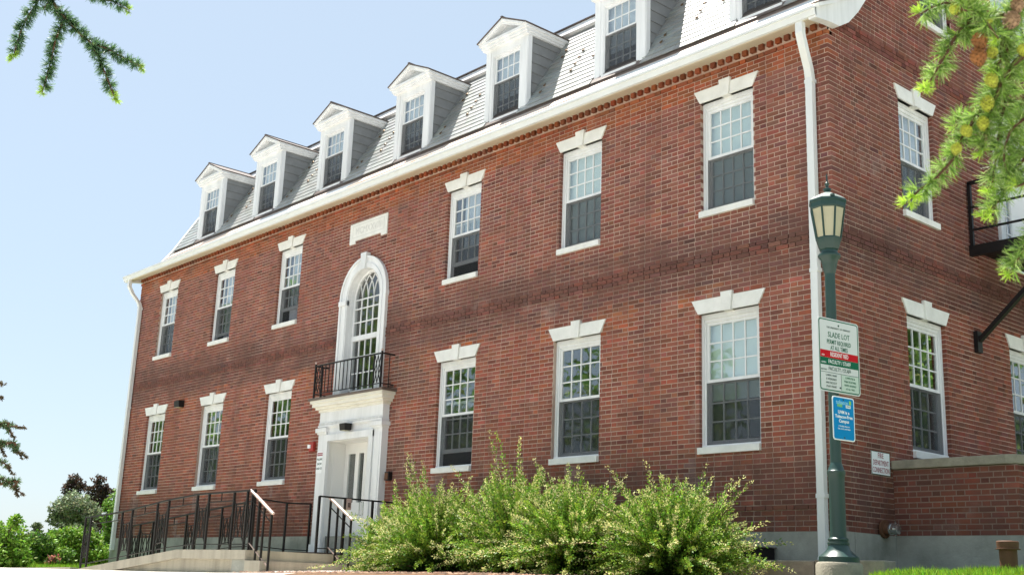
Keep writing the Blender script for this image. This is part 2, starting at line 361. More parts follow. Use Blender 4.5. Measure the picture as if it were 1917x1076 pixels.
# mortar skins with holes
def skin(u0, u1, z0, z1, opens, P, extra=()):
    us = sorted({u0, u1, *[o[0] for o in opens], *[o[1] for o in opens], *extra}); zs = sorted({z0, z1, *[o[2] for o in opens], *[o[3] for o in opens]})
    mb = MB()
    for i in range(len(us)-1):
        for j in range(len(zs)-1):
            cu, cz = (us[i]+us[i+1])/2, (zs[j]+zs[j+1])/2
            if any(o[0] < cu < o[1] and o[2] < cz < o[3] for o in opens): continue
            mb.add([P(us[i], zs[j]), P(us[i+1], zs[j]), P(us[i+1], zs[j+1]), P(us[i], zs[j+1])], [(0, 1, 2, 3)])
    e = .004
    for a, b, c, d in opens:   # reveals
        for q in (((a-e, c), (a-e, d)), ((b+e, c), (b+e, d)), ((a, c), (b, c)), ((a, d), (b, d))):
            (ua, za), (ub, zb) = q
            mb.add([P(ua, za), P(ub, zb), P(ub, zb, .16), P(ua, za, .16)], [(0, 1, 2, 3)])
    return mb
arch_rect = (AX-ARO+.03, AX+ARO-.03, 3.22, ASP+ARO-.03)
mbf = skin(-L, 0, .58, 7.44, front_open+[arch_rect], lambda u, z, d=0: (u, d, z))
ro = ARO-.03
for i in range(16):    # brick field around the half-round head
    t0, t1 = math.pi*i/16, math.pi*(i+1)/16
    def outp(t):
        k = ro/max(abs(math.cos(t)), abs(math.sin(t))); return (AX+k*math.cos(t), 0, ASP+k*math.sin(t))
    a0 = (AX+ro*math.cos(t0), 0, ASP+ro*math.sin(t0)); a1 = (AX+ro*math.cos(t1), 0, ASP+ro*math.sin(t1))
    mbf.add([a0, outp(t0), outp(t1), a1], [(0, 1, 2, 3)])
fwall = mbf.build('front_wall', 'mortar', B)
zsplit = 7.25
mbs = skin(0, DEP, .58, zsplit, [o for o in side_open if o[3] < zsplit], lambda u, z, d=0: (-d, u, z))
ops3 = [o for o in side_open if o[2] > zsplit]
ys = sorted({*[p[0] for p in GAB], *[o[0] for o in ops3], *[o[1] for o in ops3]})
for i in range(len(ys)-1):
    a, b = ys[i], ys[i+1]; cuts = [o for o in ops3 if o[0] <= (a+b)/2 <= o[1]]
    if cuts:
        o = cuts[0]
        mbs.add([(0, a, zsplit), (0, b, zsplit), (0, b, o[2]), (0, a, o[2])], [(0, 1, 2, 3)])
        mbs.add([(0, a, o[3]), (0, b, o[3]), (0, b, gab_z(b)), (0, a, gab_z(a))], [(0, 1, 2, 3)])
        mbs.add([(0, a, o[2]), (0, b, o[2]), (-.16, b, o[2]), (-.16, a, o[2])], [(0, 1, 2, 3)])
    else:
        mbs.add([(0, a, zsplit), (0, b, zsplit), (0, b, gab_z(b)), (0, a, gab_z(a))], [(0, 1, 2, 3)])
swall = mbs.build('side_wall', 'mortar', B)
# the two walls out of sight
mb = MB()
mb.add([(-L, 0, .1), (-L, DEP, .1), (-L, DEP, 7.3), (-L, 0, 7.3)], [(0, 1, 2, 3)])
mb.add([(-L, y, z) for y, z in GAB], [tuple(range(len(GAB)))])
mb.add([(-L, DEP, .1), (0, DEP, .1), (0, DEP, 7.3), (-L, DEP, 7.3)], [(0, 1, 2, 3)])
bm_ = bpy.data.materials.new('far_brick'); bm_.use_nodes = True
nn = bm_.node_tree.nodes; bt = nn.new('ShaderNodeTexBrick'); bt.inputs['Color1'].default_value = (.25, .08, .055, 1); bt.inputs['Color2'].default_value = (.17, .065, .05, 1)
bt.inputs['Mortar'].default_value = (.45, .34, .28, 1); bt.inputs['Scale'].default_value = 1; bt.inputs['Brick Width'].default_value = .21; bt.inputs['Row Height'].default_value = .0677; bt.inputs['Mortar Size'].default_value = .008
gg = nn.new('ShaderNodeNewGeometry'); sx = nn.new('ShaderNodeSeparateXYZ'); cx_ = nn.new('ShaderNodeCombineXYZ'); ma = nn.new('ShaderNodeMath')
lk = bm_.node_tree.links; lk.new(gg.outputs['Position'], sx.inputs[0]); lk.new(sx.outputs[0], ma.inputs[0]); lk.new(sx.outputs[1], ma.inputs[1])
lk.new(ma.outputs[0], cx_.inputs[0]); lk.new(sx.outputs[2], cx_.inputs[1]); lk.new(cx_.outputs[0], bt.inputs['Vector']); lk.new(bt.outputs['Color'], nn['Principled BSDF'].inputs['Base Color'])
M['farbrick'] = bm_
mb.build('rear_wall', 'farbrick', B)

# bricks: Flemish bond
n_big = lambda a, b: math.sin(a*1.7+b*.9)*.5+math.sin(a*.63-b*1.3+1.1)*.5
def tint(u, z, side):
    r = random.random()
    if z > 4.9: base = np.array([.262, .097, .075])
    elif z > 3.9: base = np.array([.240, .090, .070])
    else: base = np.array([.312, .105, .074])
    if side: base = base*np.array([.80, .78, .78])  # shade of the side wall put into its brick colour
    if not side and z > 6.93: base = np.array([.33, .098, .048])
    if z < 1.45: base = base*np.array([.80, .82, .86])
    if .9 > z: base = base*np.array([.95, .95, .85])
    if r < .04: base = base*.68
    elif r < .11: base = base*np.array([1.25, 1.2, 1.12])
    elif r < .15: base = base*np.array([.78, .88, .98])
    elif r < .36: base = base*np.array([1.15, .92, .85])
    base = base*(1+.15*random.gauss(0, 1))*np.array([1, 1+.05*random.gauss(0, 1), 1+.07*random.gauss(0, 1)])
    nz = n_big(u*2.1, z*2.7)+.6*n_big(u*6.3+3, z*7.1)
    if 4.05 < z < 4.85 and nz > -.35: base = base*(.84 if nz < .5 else .66)+np.array([.008, .008, .01])
    if not side and 3.55 < z < 4.05 and nz > .35: base = base*np.array([1.25, 1.15, .85])
    if nz > .95: base = base*.8+np.array([.02, .02, .022])
    if z < 1.62 and not side and n_big(u*3.3+1, z*1.1) > .72: base = base*.6+np.array([.13, .12, .13])     # salt bloom
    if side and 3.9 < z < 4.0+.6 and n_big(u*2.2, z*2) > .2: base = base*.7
    if not side and abs(u-(-9.25)) < .55 and 1.6 < z < 3.9 and nz > .0: base = base*.55+np.array([.035, .035, .03])   # stain beside door
    return np.clip(base*np.array([.93, .98, .95]), .025, .75)
bricks = []   # (wall, u0, u1, z0, proud, depth, tint, whole)
ST, HD, J = .1985, .0995, .0130
def rowfill(u0, u1, phase, cuts):
    out = []; u = u0-phase; k = 0
    seq = (ST, HD)
    while u < u1:
        w = seq[k % 2]; a, b = u+.001, u+w-.001; k += 1; u = u+w+J
        a2, b2 = max(a, u0), min(b, u1)
        if b2-a2 < .012: continue
        segs = [(a2, b2)]
        for c0, c1 in cuts:
            ns = []
            for s0, s1 in segs:
                if s1 <= c0 or s0 >= c1: ns.append((s0, s1)); continue
                if s0 < c0: ns.append((s0, c0))
                if s1 > c1: ns.append((c1, s1))
            segs = ns
        for s0, s1 in segs:
            if s1-s0 > .02: out.append((s0, s1, abs((s1-s0)-w+.002) < 1e-4))
    return out
edges_f = sorted({round(o[0], 4) for o in front_open} | {round(o[1], 4) for o in front_open})
nrow = 99
for k in range(nrow):
    z = Z0+k*CZ; zc = z+.029; even = k % 2 == 0
    proud = .006+(.016 if 4.33 < zc < 4.54 else 0)+(.012 if .85 < zc < .93 else 0)+(.02 if zc > 7.24 else 0)
    cuts = [(o[0], o[1]) for o in front_open if o[2]-.001 < zc < o[3]]
    if .1 < zc < 3.02: cuts.append((AX-1.06, AX+1.06))
    if 3.02 < zc < 3.30: cuts.append((AX-1.0, AX+1.0))
    if 3.2 < zc < ASP+ARO:
        rr = ARO-.012; h = rr if zc < ASP else math.sqrt(max(rr*rr-(zc-ASP)**2, 0))
        if h > 0: cuts.append((AX-h, AX+h))
    # lintel stones
    for X in BX:
        for O in (UO, LO):
            if O['z1'] < zc < O['z1']+O['lh']-.01:
                f = (zc-O['z1'])/O['lh']; hw = O['w']/2+(O['lt']-O['w']/2)*f-.012; cuts.append((X-hw, X+hw))
    u1 = (.006 if even else -.112)
    for a, b, wh in rowfill(-L-.006, u1, 0 if even else (ST+HD)/2+.052, cuts):
        edge = (b > -.01) or a < -L+.01 or any(abs(a-c1) < .001 or abs(b-c0) < .001 for c0, c1 in cuts)
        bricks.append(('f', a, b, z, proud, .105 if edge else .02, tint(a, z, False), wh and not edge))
    # corner stretcher of the side wall seen on the front face
ngab = int((11.6-Z0)/CZ)
for k in range(ngab):
    z = Z0+k*CZ; zc = z+.029; even = k % 2 == 0
    proud = .006+(.016 if 4.33 < zc < 4.54 else 0)+(.016 if 7.37 < zc < 7.58 else 0)
    cuts = [(o[0], o[1]) for o in side_open if o[2]-.001 < zc < o[3]]
    for Y in SY:
        for O in (UO, LO):
            if O is UO and Y > 5: continue
            if O['z1'] < zc < O['z1']+O['lh']-.01:
                f = (zc-O['z1'])/O['lh']; hw = O['w']/2+(O['lt']-O['w']/2)*f-.012; cuts.append((Y-hw, Y+hw))
    lo, hi = -.006, DEP
    if zc > 7.2:
        ysn = np.linspace(0, 6, 601); zz = np.interp(ysn, [p[0] for p in GAB], [p[1] for p in GAB]); ok = ysn[zz > zc+.04]
        if len(ok) == 0: break
        lo = float(ok[0])+.01; hi = DEP-lo
    elif even: lo = .109
    for a, b, wh in rowfill(lo, hi, 0 if not even else .05, cuts):
        if b < -.5 or a > DEP: continue
        edge = (a < .0 and zc < 7.2) or any(abs(a-c1) < .001 or abs(b-c0) < .001 for c0, c1 in cuts)
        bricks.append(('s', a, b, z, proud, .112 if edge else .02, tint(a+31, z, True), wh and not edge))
def brick_box(mb, t):
    w, a, b, z, pr, dp, c, _ = t
    z1 = z+CZ-J
    if w == 'f': mb.box((a, -pr, z), (b, dp, z1), c, skip=(4,))
    else: mb.box((-dp, a, z), (pr, b, z1), c, skip=(5,))
score = []
for i, t in enumerate(bricks):
    w, a, b, z, pr, dp, c, wh = t
    if not wh or b-a < .15: continue
    p = Vector(((a+b)/2, 0, z) if w == 'f' else (0, (a+b)/2, z))
    if not inframe(p): continue
    d = CAM-p; area = abs(d.y if w == 'f' else d.x)/d.length**3*(b-a)
    score.append((-area, i))
score.sort(); big = {i for _, i in score[:290]}
mb = MB()
for i, t in enumerate(bricks):
    if i not in big: brick_box(mb, t)
mb.build('bricks', 'brick', fwall, kind='stuff')
mF = MB().box((-ST/2+.001, -.006, 0), (ST/2-.001, .02, CZ-J)).mesh('brick', 'brick')
for i in sorted(big):
    w, a, b, z, pr, dp, c, wh = bricks[i]
    par = fwall if w == 'f' else swall; o = org(par)
    if w == 'f': linkmesh('brick', mF, par, (((a+b)/2)-o[0], -(pr-.006)-o[1], z-o[2]), (0, 0, 0), c)
    else: linkmesh('brick', mF, par, (pr-.006-o[0], (a+b)/2-o[1], z-o[2]), (0, 0, math.pi/2), c)
# dentil course under the soffit
mb = MB(); u = -L+.02
while u < -.02:
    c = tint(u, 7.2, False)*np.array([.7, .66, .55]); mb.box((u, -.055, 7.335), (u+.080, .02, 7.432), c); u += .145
mb.build('dentil_bricks', 'brick', fwall, kind='stuff')
# foundation with joints
mb = MB(); x = -L-.03
while x < -.001:
    x1 = min(x+1.8, .03); mb.box((x+.004, -.03, -.3), (x1-.004, .2, .596)); x = x1
y = .2
while y < DEP: mb.box((-.2, y+.004, -.3), (.03, min(y+1.8, DEP)-.004, .596)); y += 1.8
mb.build('foundation', 'foundation', B)
mb = MB().box((-L+.01, .05, .3), (-.05, DEP-.05, .56)); mb.build('ground_floor_slab', 'room', B)

# ---------------------------------------------------------------- windows
GL = {}
def sash(mb, x0, x1, z0, z1, y, cols, rows, st=.045, top=.045, bot=.06, mw=.020):
    gx0, gx1, gz0, gz1 = x0+st, x1-st, z0+bot, z1-top
    mb.box((x0, y, z0), (gx0, y+.035, z1)); mb.box((gx1, y, z0), (x1, y+.035, z1))
    mb.box((gx0, y+.001, z0), (gx1, y+.034, gz0)); mb.box((gx0, y+.001, gz1), (gx1, y+.034, z1))
    cw = (gx1-gx0)/cols; rh = (gz1-gz0)/rows
    for i in range(1, cols): mb.box((gx0+i*cw-mw/2, y+.004, gz0), (gx0+i*cw+mw/2, y+.028, gz1))
    for j in range(1, rows): mb.box((gx0, y+.006, gz0+j*rh-mw/2), (gx1, y+.026, gz0+j*rh+mw/2))
    return [(gx0+i*cw+mw/2, gx0+(i+1)*cw-mw/2, gz0+j*rh+mw/2, gz0+(j+1)*rh-mw/2) for i in range(cols) for j in range(rows)], (gx0, gx1, gz0, gz1)
def pane_mesh(w, h):
    k = (round(w, 4), round(h, 4))
    if k not in GL: GL[k] = MB().box((-w/2, -.002, 0), (w/2, .002, h)).mesh('pane', 'glass')
    return GL[k]
def sash_obj(par, x0, x1, z0, z1, y, cols, rows, m, single, **k):
    mb = MB(); cells, g = sash(mb, x0, x1, z0, z1, y, cols, rows, **k)
    o = linkmesh('sash', mb.mesh('sash', m), par)
    if single:
        for a, b, c, d in cells: linkmesh('pane', pane_mesh(b-a+.004, d-c+.004), par, ((a+b)/2, y+.016, c-.002))
    else:
        linkmesh('glazing', MB().box((g[0], y+.014, g[2]), (g[1], y+.018, g[3])).mesh('glazing', 'glass'), par)
    return o
def window(par, w, h, opening, single, lt, lh, cover='shade', cov=1.0, rows=(3, 3), meet=.515):
    """local: x across, y into the wall, z up from the underside of the sill"""
    hw = w/2; mb = MB(); sz = .09
    cs, ch = .065, .115
    # casing
    for a, b, y0 in ((0, .038, .055), (.036, cs, .075)):
        mb.box((-hw+a, y0, sz), (-hw+b, .16, h-a*1.5)); mb.box((hw-b, y0, sz), (hw-a, .16, h-a*1.5))
    mb.box((-hw, .056, h-ch*.6), (hw, .16, h)); mb.box((-hw+.03, .076, h-ch), (hw-.03, .16, h-ch*.58))
    mb.box((-hw+.02, .03, sz-.01), (hw-.02, .16, sz+.035))
    W = linkmesh('window', mb.mesh('window', 'trim'), par)
    linkmesh('sill', MB().box((-hw-.004, -.055, 0), (hw+.004, .15, sz)).mesh('sill', 'stone'), W)
    if lt:
        kt, kb = .100, .072
        wl = MB(); wl.prism([(-hw-.002, h), (-kb-.002, h), (-kt*.95-.002, h+lh), (-lt, h+lh)], 1, -.028, .10)
        wr = MB(); wr.prism([(kb+.002, h), (hw+.002, h), (lt, h+lh), (kt*.95+.002, h+lh)], 1, -.028, .10)
        kk = MB(); kk.prism([(-kb, h-.012), (kb, h-.012), (kt, h+lh+.055), (-kt, h+lh+.055)], 1, -.055, .09)
        for q in (wl, wr): linkmesh('lintel_stone', q.mesh('lintel_stone', 'stone'), W)
        linkmesh('keystone', kk.mesh('keystone', 'stone'), W)
    x0, x1 = -hw+cs, hw-cs; zb = sz+.035; zt = h-ch; zm = zb+(zt-zb)*meet
    sash_obj(W, x0, x1, zm-.02, zt, .092, 4, rows[0], 'trim', single, bot=.045)
    lo = opening*(zm-zb)
    sash_obj(W, x0, x1, zb+lo, zm+lo, .132, 4, rows[1], 'grey_paint', single, bot=.07, top=.04)
    # insect screen in its frame in front of the lower sash
    sc = MB().box((x0, .084, zb), (x1, .086, zm-.02)); linkmesh('insect_screen', sc.mesh('insect_screen', 'screen'), W)
    # shades and curtains behind the glass
    rm = MB(); X0, X1 = -hw-.35, hw+.35; D0 = .2; D1 = 1.4
    rm.box((X0, D0, -.4), (X1, D1, h+.35), skip=(2,)); rm.add([(X0, D0, -.4), (-hw, D0, -.4), (-hw, D0, h+.35), (X0, D0, h+.35)], [(0, 1, 2, 3)])
    rm.add([(X1, D0, -.4), (hw, D0, -.4), (hw, D0, h+.35), (X1, D0, h+.35)], [(0, 1, 2, 3)])
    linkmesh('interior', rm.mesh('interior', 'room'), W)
    if cover == 'shade':
        linkmesh('roller_shade', MB().box((-hw+.03, .185, h-(h*cov)), (hw-.03, .19, h)).mesh('roller_shade', 'shade'), W)
    elif cover == 'curtain':
        cm = MB(); n = 22; pts = [(-hw*.42+i*(hw*1.42-.03)/n, .20+.02*math.sin(i*1.9)) for i in range(n+1)]
        for i in range(n):
            (a, b), (c, d) = pts[i], pts[i+1]
            cm.add([(a, b, h*(1-cov)), (c, d, h*(1-cov)), (c, d, h), (a, b, h)], [(0, 1, 2, 3)])
        linkmesh('curtain', cm.mesh('curtain', 'curtain'), W)
    return W
def place(W, x, y, z, rz=0):
    o = org(B); W.location = (x-o[0], y-o[1], z-o[2]); W.rotation_euler = (0, 0, rz)
HU, HL = UO['z1']-UO['z0'], LO['z1']-LO['z0']
cfg_u = [(0, 0, 'curtain', 1), (.14, 0, 'curtain', 1), (.36, 0, 'curtain', 1), (.30, 1, 'curtain', .62), (0, 1, 'shade', .97), (0, 1, 'shade', .97)]
cfg_l = [(0, 0, None, 0), (0, 0, None, 0), (0, 0, None, 0), (.26, 1, None, 0), (0, 1, None, 0), (0, 1, 'shade', .62)]
for X, (op, si, cv, co) in zip(BX, cfg_u): place(window(B, UO['w'], HU, op, si, UO['lt'], UO['lh'], cv, co), X, 0, UO['z0'])
for X, (op, si, cv, co) in zip(BX, cfg_l): place(window(B, LO['w'], HL, op, si, LO['lt'], LO['lh'], cv, co), X, 0, LO['z0'])
place(window(B, UO['w'], HU, 0, 1, UO['lt'], UO['lh'], 'curtain', .9), 0, 2.2335, UO['z0'], math.pi/2)
place(window(B, LO['w'], HL, 0, 1, LO['lt'], LO['lh'], None), 0, 2.2335, LO['z0'], math.pi/2)
place(window(B, LO['w'], HL, 0, 0, LO['lt'], LO['lh'], None), 0, 5.2332, LO['z0'], math.pi/2)
place(window(B, .92, 1.65, 0, 0, 0, 0, None), 0, 3.01, 8.30, math.pi/2)
place(window(B, 1.6, 1.6, 0, 0, 0, 0, 'shade', .9), 0, 5.7, 8.60, math.pi/2)

# arched window
def arc(r, n=20, z=ASP, a0=0.0, a1=math.pi): return [(AX+r*math.cos(a0+(a1-a0)*i/n), z+r*math.sin(a0+(a1-a0)*i/n)) for i in range(n+1)]
def ringprism(mb, ri, r_o, y0, y1, zb):
    pi_ = [(AX+ri, zb)]+arc(ri)+[(AX-ri, zb)]; po = [(AX+r_o, zb)]+arc(r_o)+[(AX-r_o, zb)]
    for i in range(len(pi_)-1):
        a, b, c, d = pi_[i], po[i], po[i+1], pi_[i+1]
        vs = [(p[0], y, p[1]) for y in (y0, y1) for p in (a, b, c, d)]
        mb.add(vs, [(0, 1, 2, 3), (7, 6, 5, 4), (0, 3, 7, 4), (1, 5, 6, 2), (0, 4, 5, 1), (3, 2, 6, 7)])
AW = MB(); ringprism(AW, AR, ARO, -.045, .05, 3.30); ringprism(AW, AR+.02, AR+.10, -.062, -.044, 3.30); ringprism(AW, ARO-.045, ARO+.004, -.075, -.044, 3.30)
ringprism(AW, AR-.005, AR+.03, .045, .22, 3.30)
AW = AW.build('arched_window', 'trim', B)
kb = MB(); kb.prism([(AX-.06, ASP+AR-.03), (AX+.06, ASP+AR-.03), (AX+.10, ASP+ARO+.07), (AX-.10, ASP+ARO+.07)], 1, -.11, .02); kb.build('keystone', 'trim', AW)
for s in (-1, 1):
    ib = MB(); ib.box((AX+s*(ARO+.015)-.09*(s > 0)*1-.0 if s > 0 else AX-ARO-.02, -.085, ASP-.12), (AX+ARO+.02 if s > 0 else AX-AR-.0, .0, ASP-.02)); ib.build('impost_block', 'trim', AW)
fr = MB(); ringprism(fr, AR-.05, AR+.0, .12, .17, 3.36); fr.box((AX-AR, .12, 3.30), (AX+AR, .17, 3.42)); fr.box((AX-AR+.01, .11, 4.42), (AX+AR-.01, .165, 4.52))
xs = [AX-AR+.05+i*(2*AR-.10)/5 for i in range(6)]
for x in xs[1:-1]: fr.box((x-.011, .13, 3.42), (x+.011, .155, ASP))
for z in (3.76, 4.09, 4.80, 5.08, ASP): fr.box((AX-AR+.04, .131, z-.011), (AX+AR-.04, .154, z+.011))
w5 = (2*AR-.10)/5; Rg = AR-.05
for x in xs[1:-1]:                       # intersecting tracery in the head
    for s in (-1, 1):
        rad = Rg*1.28; c = x+s*rad; prev = None
        for i in range(17):
            t = i/16*1.2; px_ = c-s*rad*math.cos(t); pz = ASP+rad*math.sin(t)
            if (px_-AX)**2+(pz-ASP)**2 > (Rg+.01)**2: break
            if prev: fr.bar((prev[0], .142, prev[1]), (px_, .142, pz), .014, .022)
            prev = (px_, pz)
fr.build('sash', 'trim', AW)
gl = MB(); gl.add([(p[0], .145, p[1]) for p in [(AX+AR-.03, 3.36)]+arc(AR-.03)+[(AX-AR+.03, 3.36)]], [tuple(range(23))]); gl.build('pane', 'glass', AW)
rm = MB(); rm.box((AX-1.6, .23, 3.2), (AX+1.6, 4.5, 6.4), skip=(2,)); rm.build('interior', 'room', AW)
cl = MB(); cl.bar((-12.15, 1.6, 5.86), (-11.0, 1.6, 5.86), .16, .06); cl.build('ceiling_lamp', 'lit', AW)
# date stone
dsn = MB(); X0, X1 = -11.37, -10.07
dsn.prism([(X0, 6.86), (X0, 6.43), (X0+.20, 6.43), (X0+.20, 6.49), (X1-.20, 6.49), (X1-.20, 6.43), (X1, 6.43), (X1, 6.86)], 1, -.03, .02)
dsn = dsn.build('date_stone', 'stone', B)
fb = MB(); fx = [(X0+.10, 6.55, X1-.10, 6.56), (X0+.10, 6.80, X1-.10, 6.81), (X0+.10, 6.56, X0+.11, 6.80), (X1-.11, 6.56, X1-.10, 6.80)]
for a, b, c, d in fx: fb.box((a, -.0325, b), (c, -.028, d))
fb.build('carved_border', 'stone_groove', dsn)
text('MCMXXVIII', .20, 'stone_groove', dsn, ((X0+X1)/2, -.031, 6.672), RF, xs=.86, depth=.0015)

# ---------------------------------------------------------------- roof
PROF = [(-.43, 7.40), (-.1, 7.575), (.2, 7.76), (.5, 8.02), (.80, 8.34)]
mb = MB(); XA, XB = -L-.12, .12
for (a, b), (c, d) in zip(PROF[:-1], PROF[1:]): mb.add([(XA, a, b), (XB, a, b), (XB, c, d), (XA, c, d)], [(0, 1, 2, 3)])
ap = mb.build('copper_apron', 'copper', B)
AP = [Vector((0, float(y), float(np.interp(y, [p[0] for p in PROF], [p[1] for p in PROF])))) for y in (-.43, -.22, .0, .22, .42, .60, .76)]
for k in range(len(AP)-1):               # lengthwise metal courses, each lapping over the one below, in sheets
    x = XA+random.uniform(-1, 0)
    while x < XB:
        x1 = min(x+2.4, XB); x0 = max(x, XA); a, b = AP[k], AP[k+1]
        q = MB(); q.prism([(a.y-.02, a.z+.012), (b.y, b.z+.004), (b.y, b.z-.01), (a.y-.02, a.z-.006)], 0, x0+.003, x1-.003); q.build('apron_sheet', 'copper' if (k+int(x)) % 3 else 'spout', ap); x += 2.4
SL0 = Vector((0, .80, 8.40)); SL1 = Vector((0, 2.08, 10.52)); sdir = (SL1-SL0).normalized(); snor = Vector((0, -sdir.z, sdir.y)); slen = (SL1-SL0).length
mb = MB(); mb.add([(XA, SL0.y, SL0.z), (XB, SL0.y, SL0.z), (XB, SL1.y, SL1.z), (XA, SL1.y, SL1.z)], [(0, 1, 2, 3)])
mb.add([(XA, 2.0, 10.60), (XB, 2.0, 10.60), (XB, 6, 11.85), (XA, 6, 11.85)], [(0, 1, 2, 3)])
mb.add([(XA, 6, 11.85), (XB, 6, 11.85), (XB, 10, 10.6), (XA, 10, 10.6)], [(0, 1, 2, 3)])
mb.add([(XA, 10, 10.6), (XB, 10, 10.6), (XB, 12.4, 7.4), (XA, 12.4, 7.4)], [(0, 1, 2, 3)])
roof = mb.build('mansard_roof', 'darkmetal', B)
DX = BX[:3]+[AX]+BX[3:]
slates = []
EXP = .148; nr = int(slen/EXP)
for r_ in range(nr+1):
    s0 = r_*EXP; s1 = min(s0+EXP+.03, slen); x = XA-(.13 if r_ % 2 else 0)
    while x < XB:
        w = .245+random.uniform(-.03, .03); a, b = max(x, XA), min(x+w-.006, XB); x += w
        ymid = SL0.y+sdir.y*(s0+.07); hid = False
        for d in DX:
            if abs((a+b)/2-d) < .52 and ymid < 1.80: hid = True
        if hid or b-a < .03: continue
        g = random.uniform(.20, .31); c = (g*random.uniform(.92, 1.06), g*1.02, g*.99*random.uniform(.95, 1.05))
        slates.append((a, b, s0, s1, c))
def slate_geo(mb, t):
    a, b, s0, s1, c = t; P0 = SL0+sdir*s0; P1 = SL0+sdir*s1; th = .010
    lo, hi = snor*.020, snor*.004
    vs = [(a, *(P0+lo)[1:]), (b, *(P0+lo)[1:]), (b, *(P1+hi)[1:]), (a, *(P1+hi)[1:]), (a, *(P0+lo-snor*.016)[1:]), (b, *(P0+lo-snor*.016)[1:])]
    mb.add(vs, [(0, 1, 2, 3), (4, 5, 1, 0), (0, 3, 4), (1, 5, 2)], c)
order = sorted(range(len(slates)), key=lambda i: (Vector((slates[i][0], 1.3, 9))-CAM).length if inframe((slates[i][0], (SL0+sdir*slates[i][2]).y, (SL0+sdir*slates[i][2]).z)) else 1e3)
bigs = set(order[:290]); mb = MB()
for i, t in enumerate(slates):
    if i in bigs: slate_geo(MB(), t)
    else: slate_geo(mb, t)
mb.build('slates', 'slate', roof, kind='stuff')
for i in sorted(bigs):
    q = MB(); slate_geo(q, slates[i]); q.build('slate', 'slate', roof)
mb = MB(); mb.prism([(.80, 8.33), (.86, 8.34), (.86, 8.44), (.82, 8.405)], 0, XA, XB); mb.build('drip_shadow_strip', 'darkmetal', roof)  # dark colour stands in for the shadow gap below the slates
mb = MB(); mb.prism([(1.90, 10.38), (2.02, 10.34), (2.12, 10.52), (1.96, 10.53)], 0, XA, XB); mb.build('upper_cornice', 'trim', roof)
mb = MB(); mb.prism([(1.93, 10.535), (2.1, 10.56), (2.1, 10.59), (1.93, 10.56)], 0, XA, XB); mb.build('upper_edge_cap', 'darkmetal', roof)
# snow guards
sg = MB(); sg.lathe([(.004, -.004), (.026, -.002), (.030, .012), (.018, .020), (.006, .022)], n=8); sg.box((-.012, -.03, -.002), (.012, .06, .004))
sgm = sg.mesh('snow_guard', 'guard')
q = snor.to_track_quat('Z', 'Y').to_euler(); o = org(roof)
for i, d in enumerate(DX[1:]):
    for off, s_list in ((-1.02, (.95, 1.15, 1.35, 1.55)), (-2.12, (.40, .60, 1.45, 1.65)), (-1.50, (.75, .95, 1.15, 1.35))):
        for s in s_list:
            if d+off+1.02 < d-2.5: continue
            p = SL0+sdir*s+snor*.03
            linkmesh('snow_guard', sgm, roof, (d+off-o[0], p.y-o[1], p.z-o[2]), q)
# gutter, soffit, rake boards
mb = MB(); mb.prism([(-.47, 7.40), (-.44, 7.305), (-.40, 7.30), (.0, 7.43), (.0, 7.55), (-.2, 7.50)], 0, XA, XB-.02)
soff = mb.build('eaves_cornice', 'cream', B)
gt = MB(); gt.prism([(-.50, 7.415), (-.485, 7.37), (-.465, 7.302), (-.43, 7.298), (-.43, 7.415)], 0, XA-.02, XB+.005)
gt = gt.build('gutter', 'spout', B)
g2 = MB(); g2.box((XA-.02, -.512, 7.385), (XB+.01, -.49, 7.425)); g2.build('gutter_lip', 'spout', gt)
bm2 = MB(); bm2.box((-L, -.07, 7.415), (0, .0, 7.436)); bm2.build('bed_moulding', 'cream', B)
rk = [(-.46, 7.42), (-.44, 7.27), (-.1, 7.325), (.12, 7.34), (.35, 7.48), (.6, 7.73), (.83, 8.02), (1.08, 8.40), (2.28, 10.38), (2.06, 10.56), (.79, 8.44), (.5, 8.05), (.2, 7.79), (-.1, 7.60)]
MB().prism(rk, 0, -L-.125, -L-.008).build('rake_board', 'trim', B)
rb = MB().prism(rk, 0, .008, .125).build('rake_board', 'trim', B)
rc = MB()
top = [(-.46, 7.43), (-.1, 7.61), (.2, 7.80), (.5, 8.06), (.79, 8.45), (2.06, 10.57), (6, 11.9)]
for (a, b), (c, d) in zip(top[:-1], top[1:]): rc.bar((.15, a, b), (.15, c, d), .07, .05)
rc.build('rake_crown', 'trim', rb)
rc = MB()
for (a, b), (c, d) in zip(top[:-1], top[1:]): rc.bar((.14, a-.01, b+.04), (.14, c-.01, d+.04), .12, .018)
rc.build('rake_flashing', 'darkmetal', rb)
up = MB(); up.prism([(2.05, 10.2), (6, 11.45), (9.95, 10.2), (9.95, 10.6), (6, 11.85), (2.05, 10.6)], 0, .008, .12); up.build('rake_board', 'trim', B)

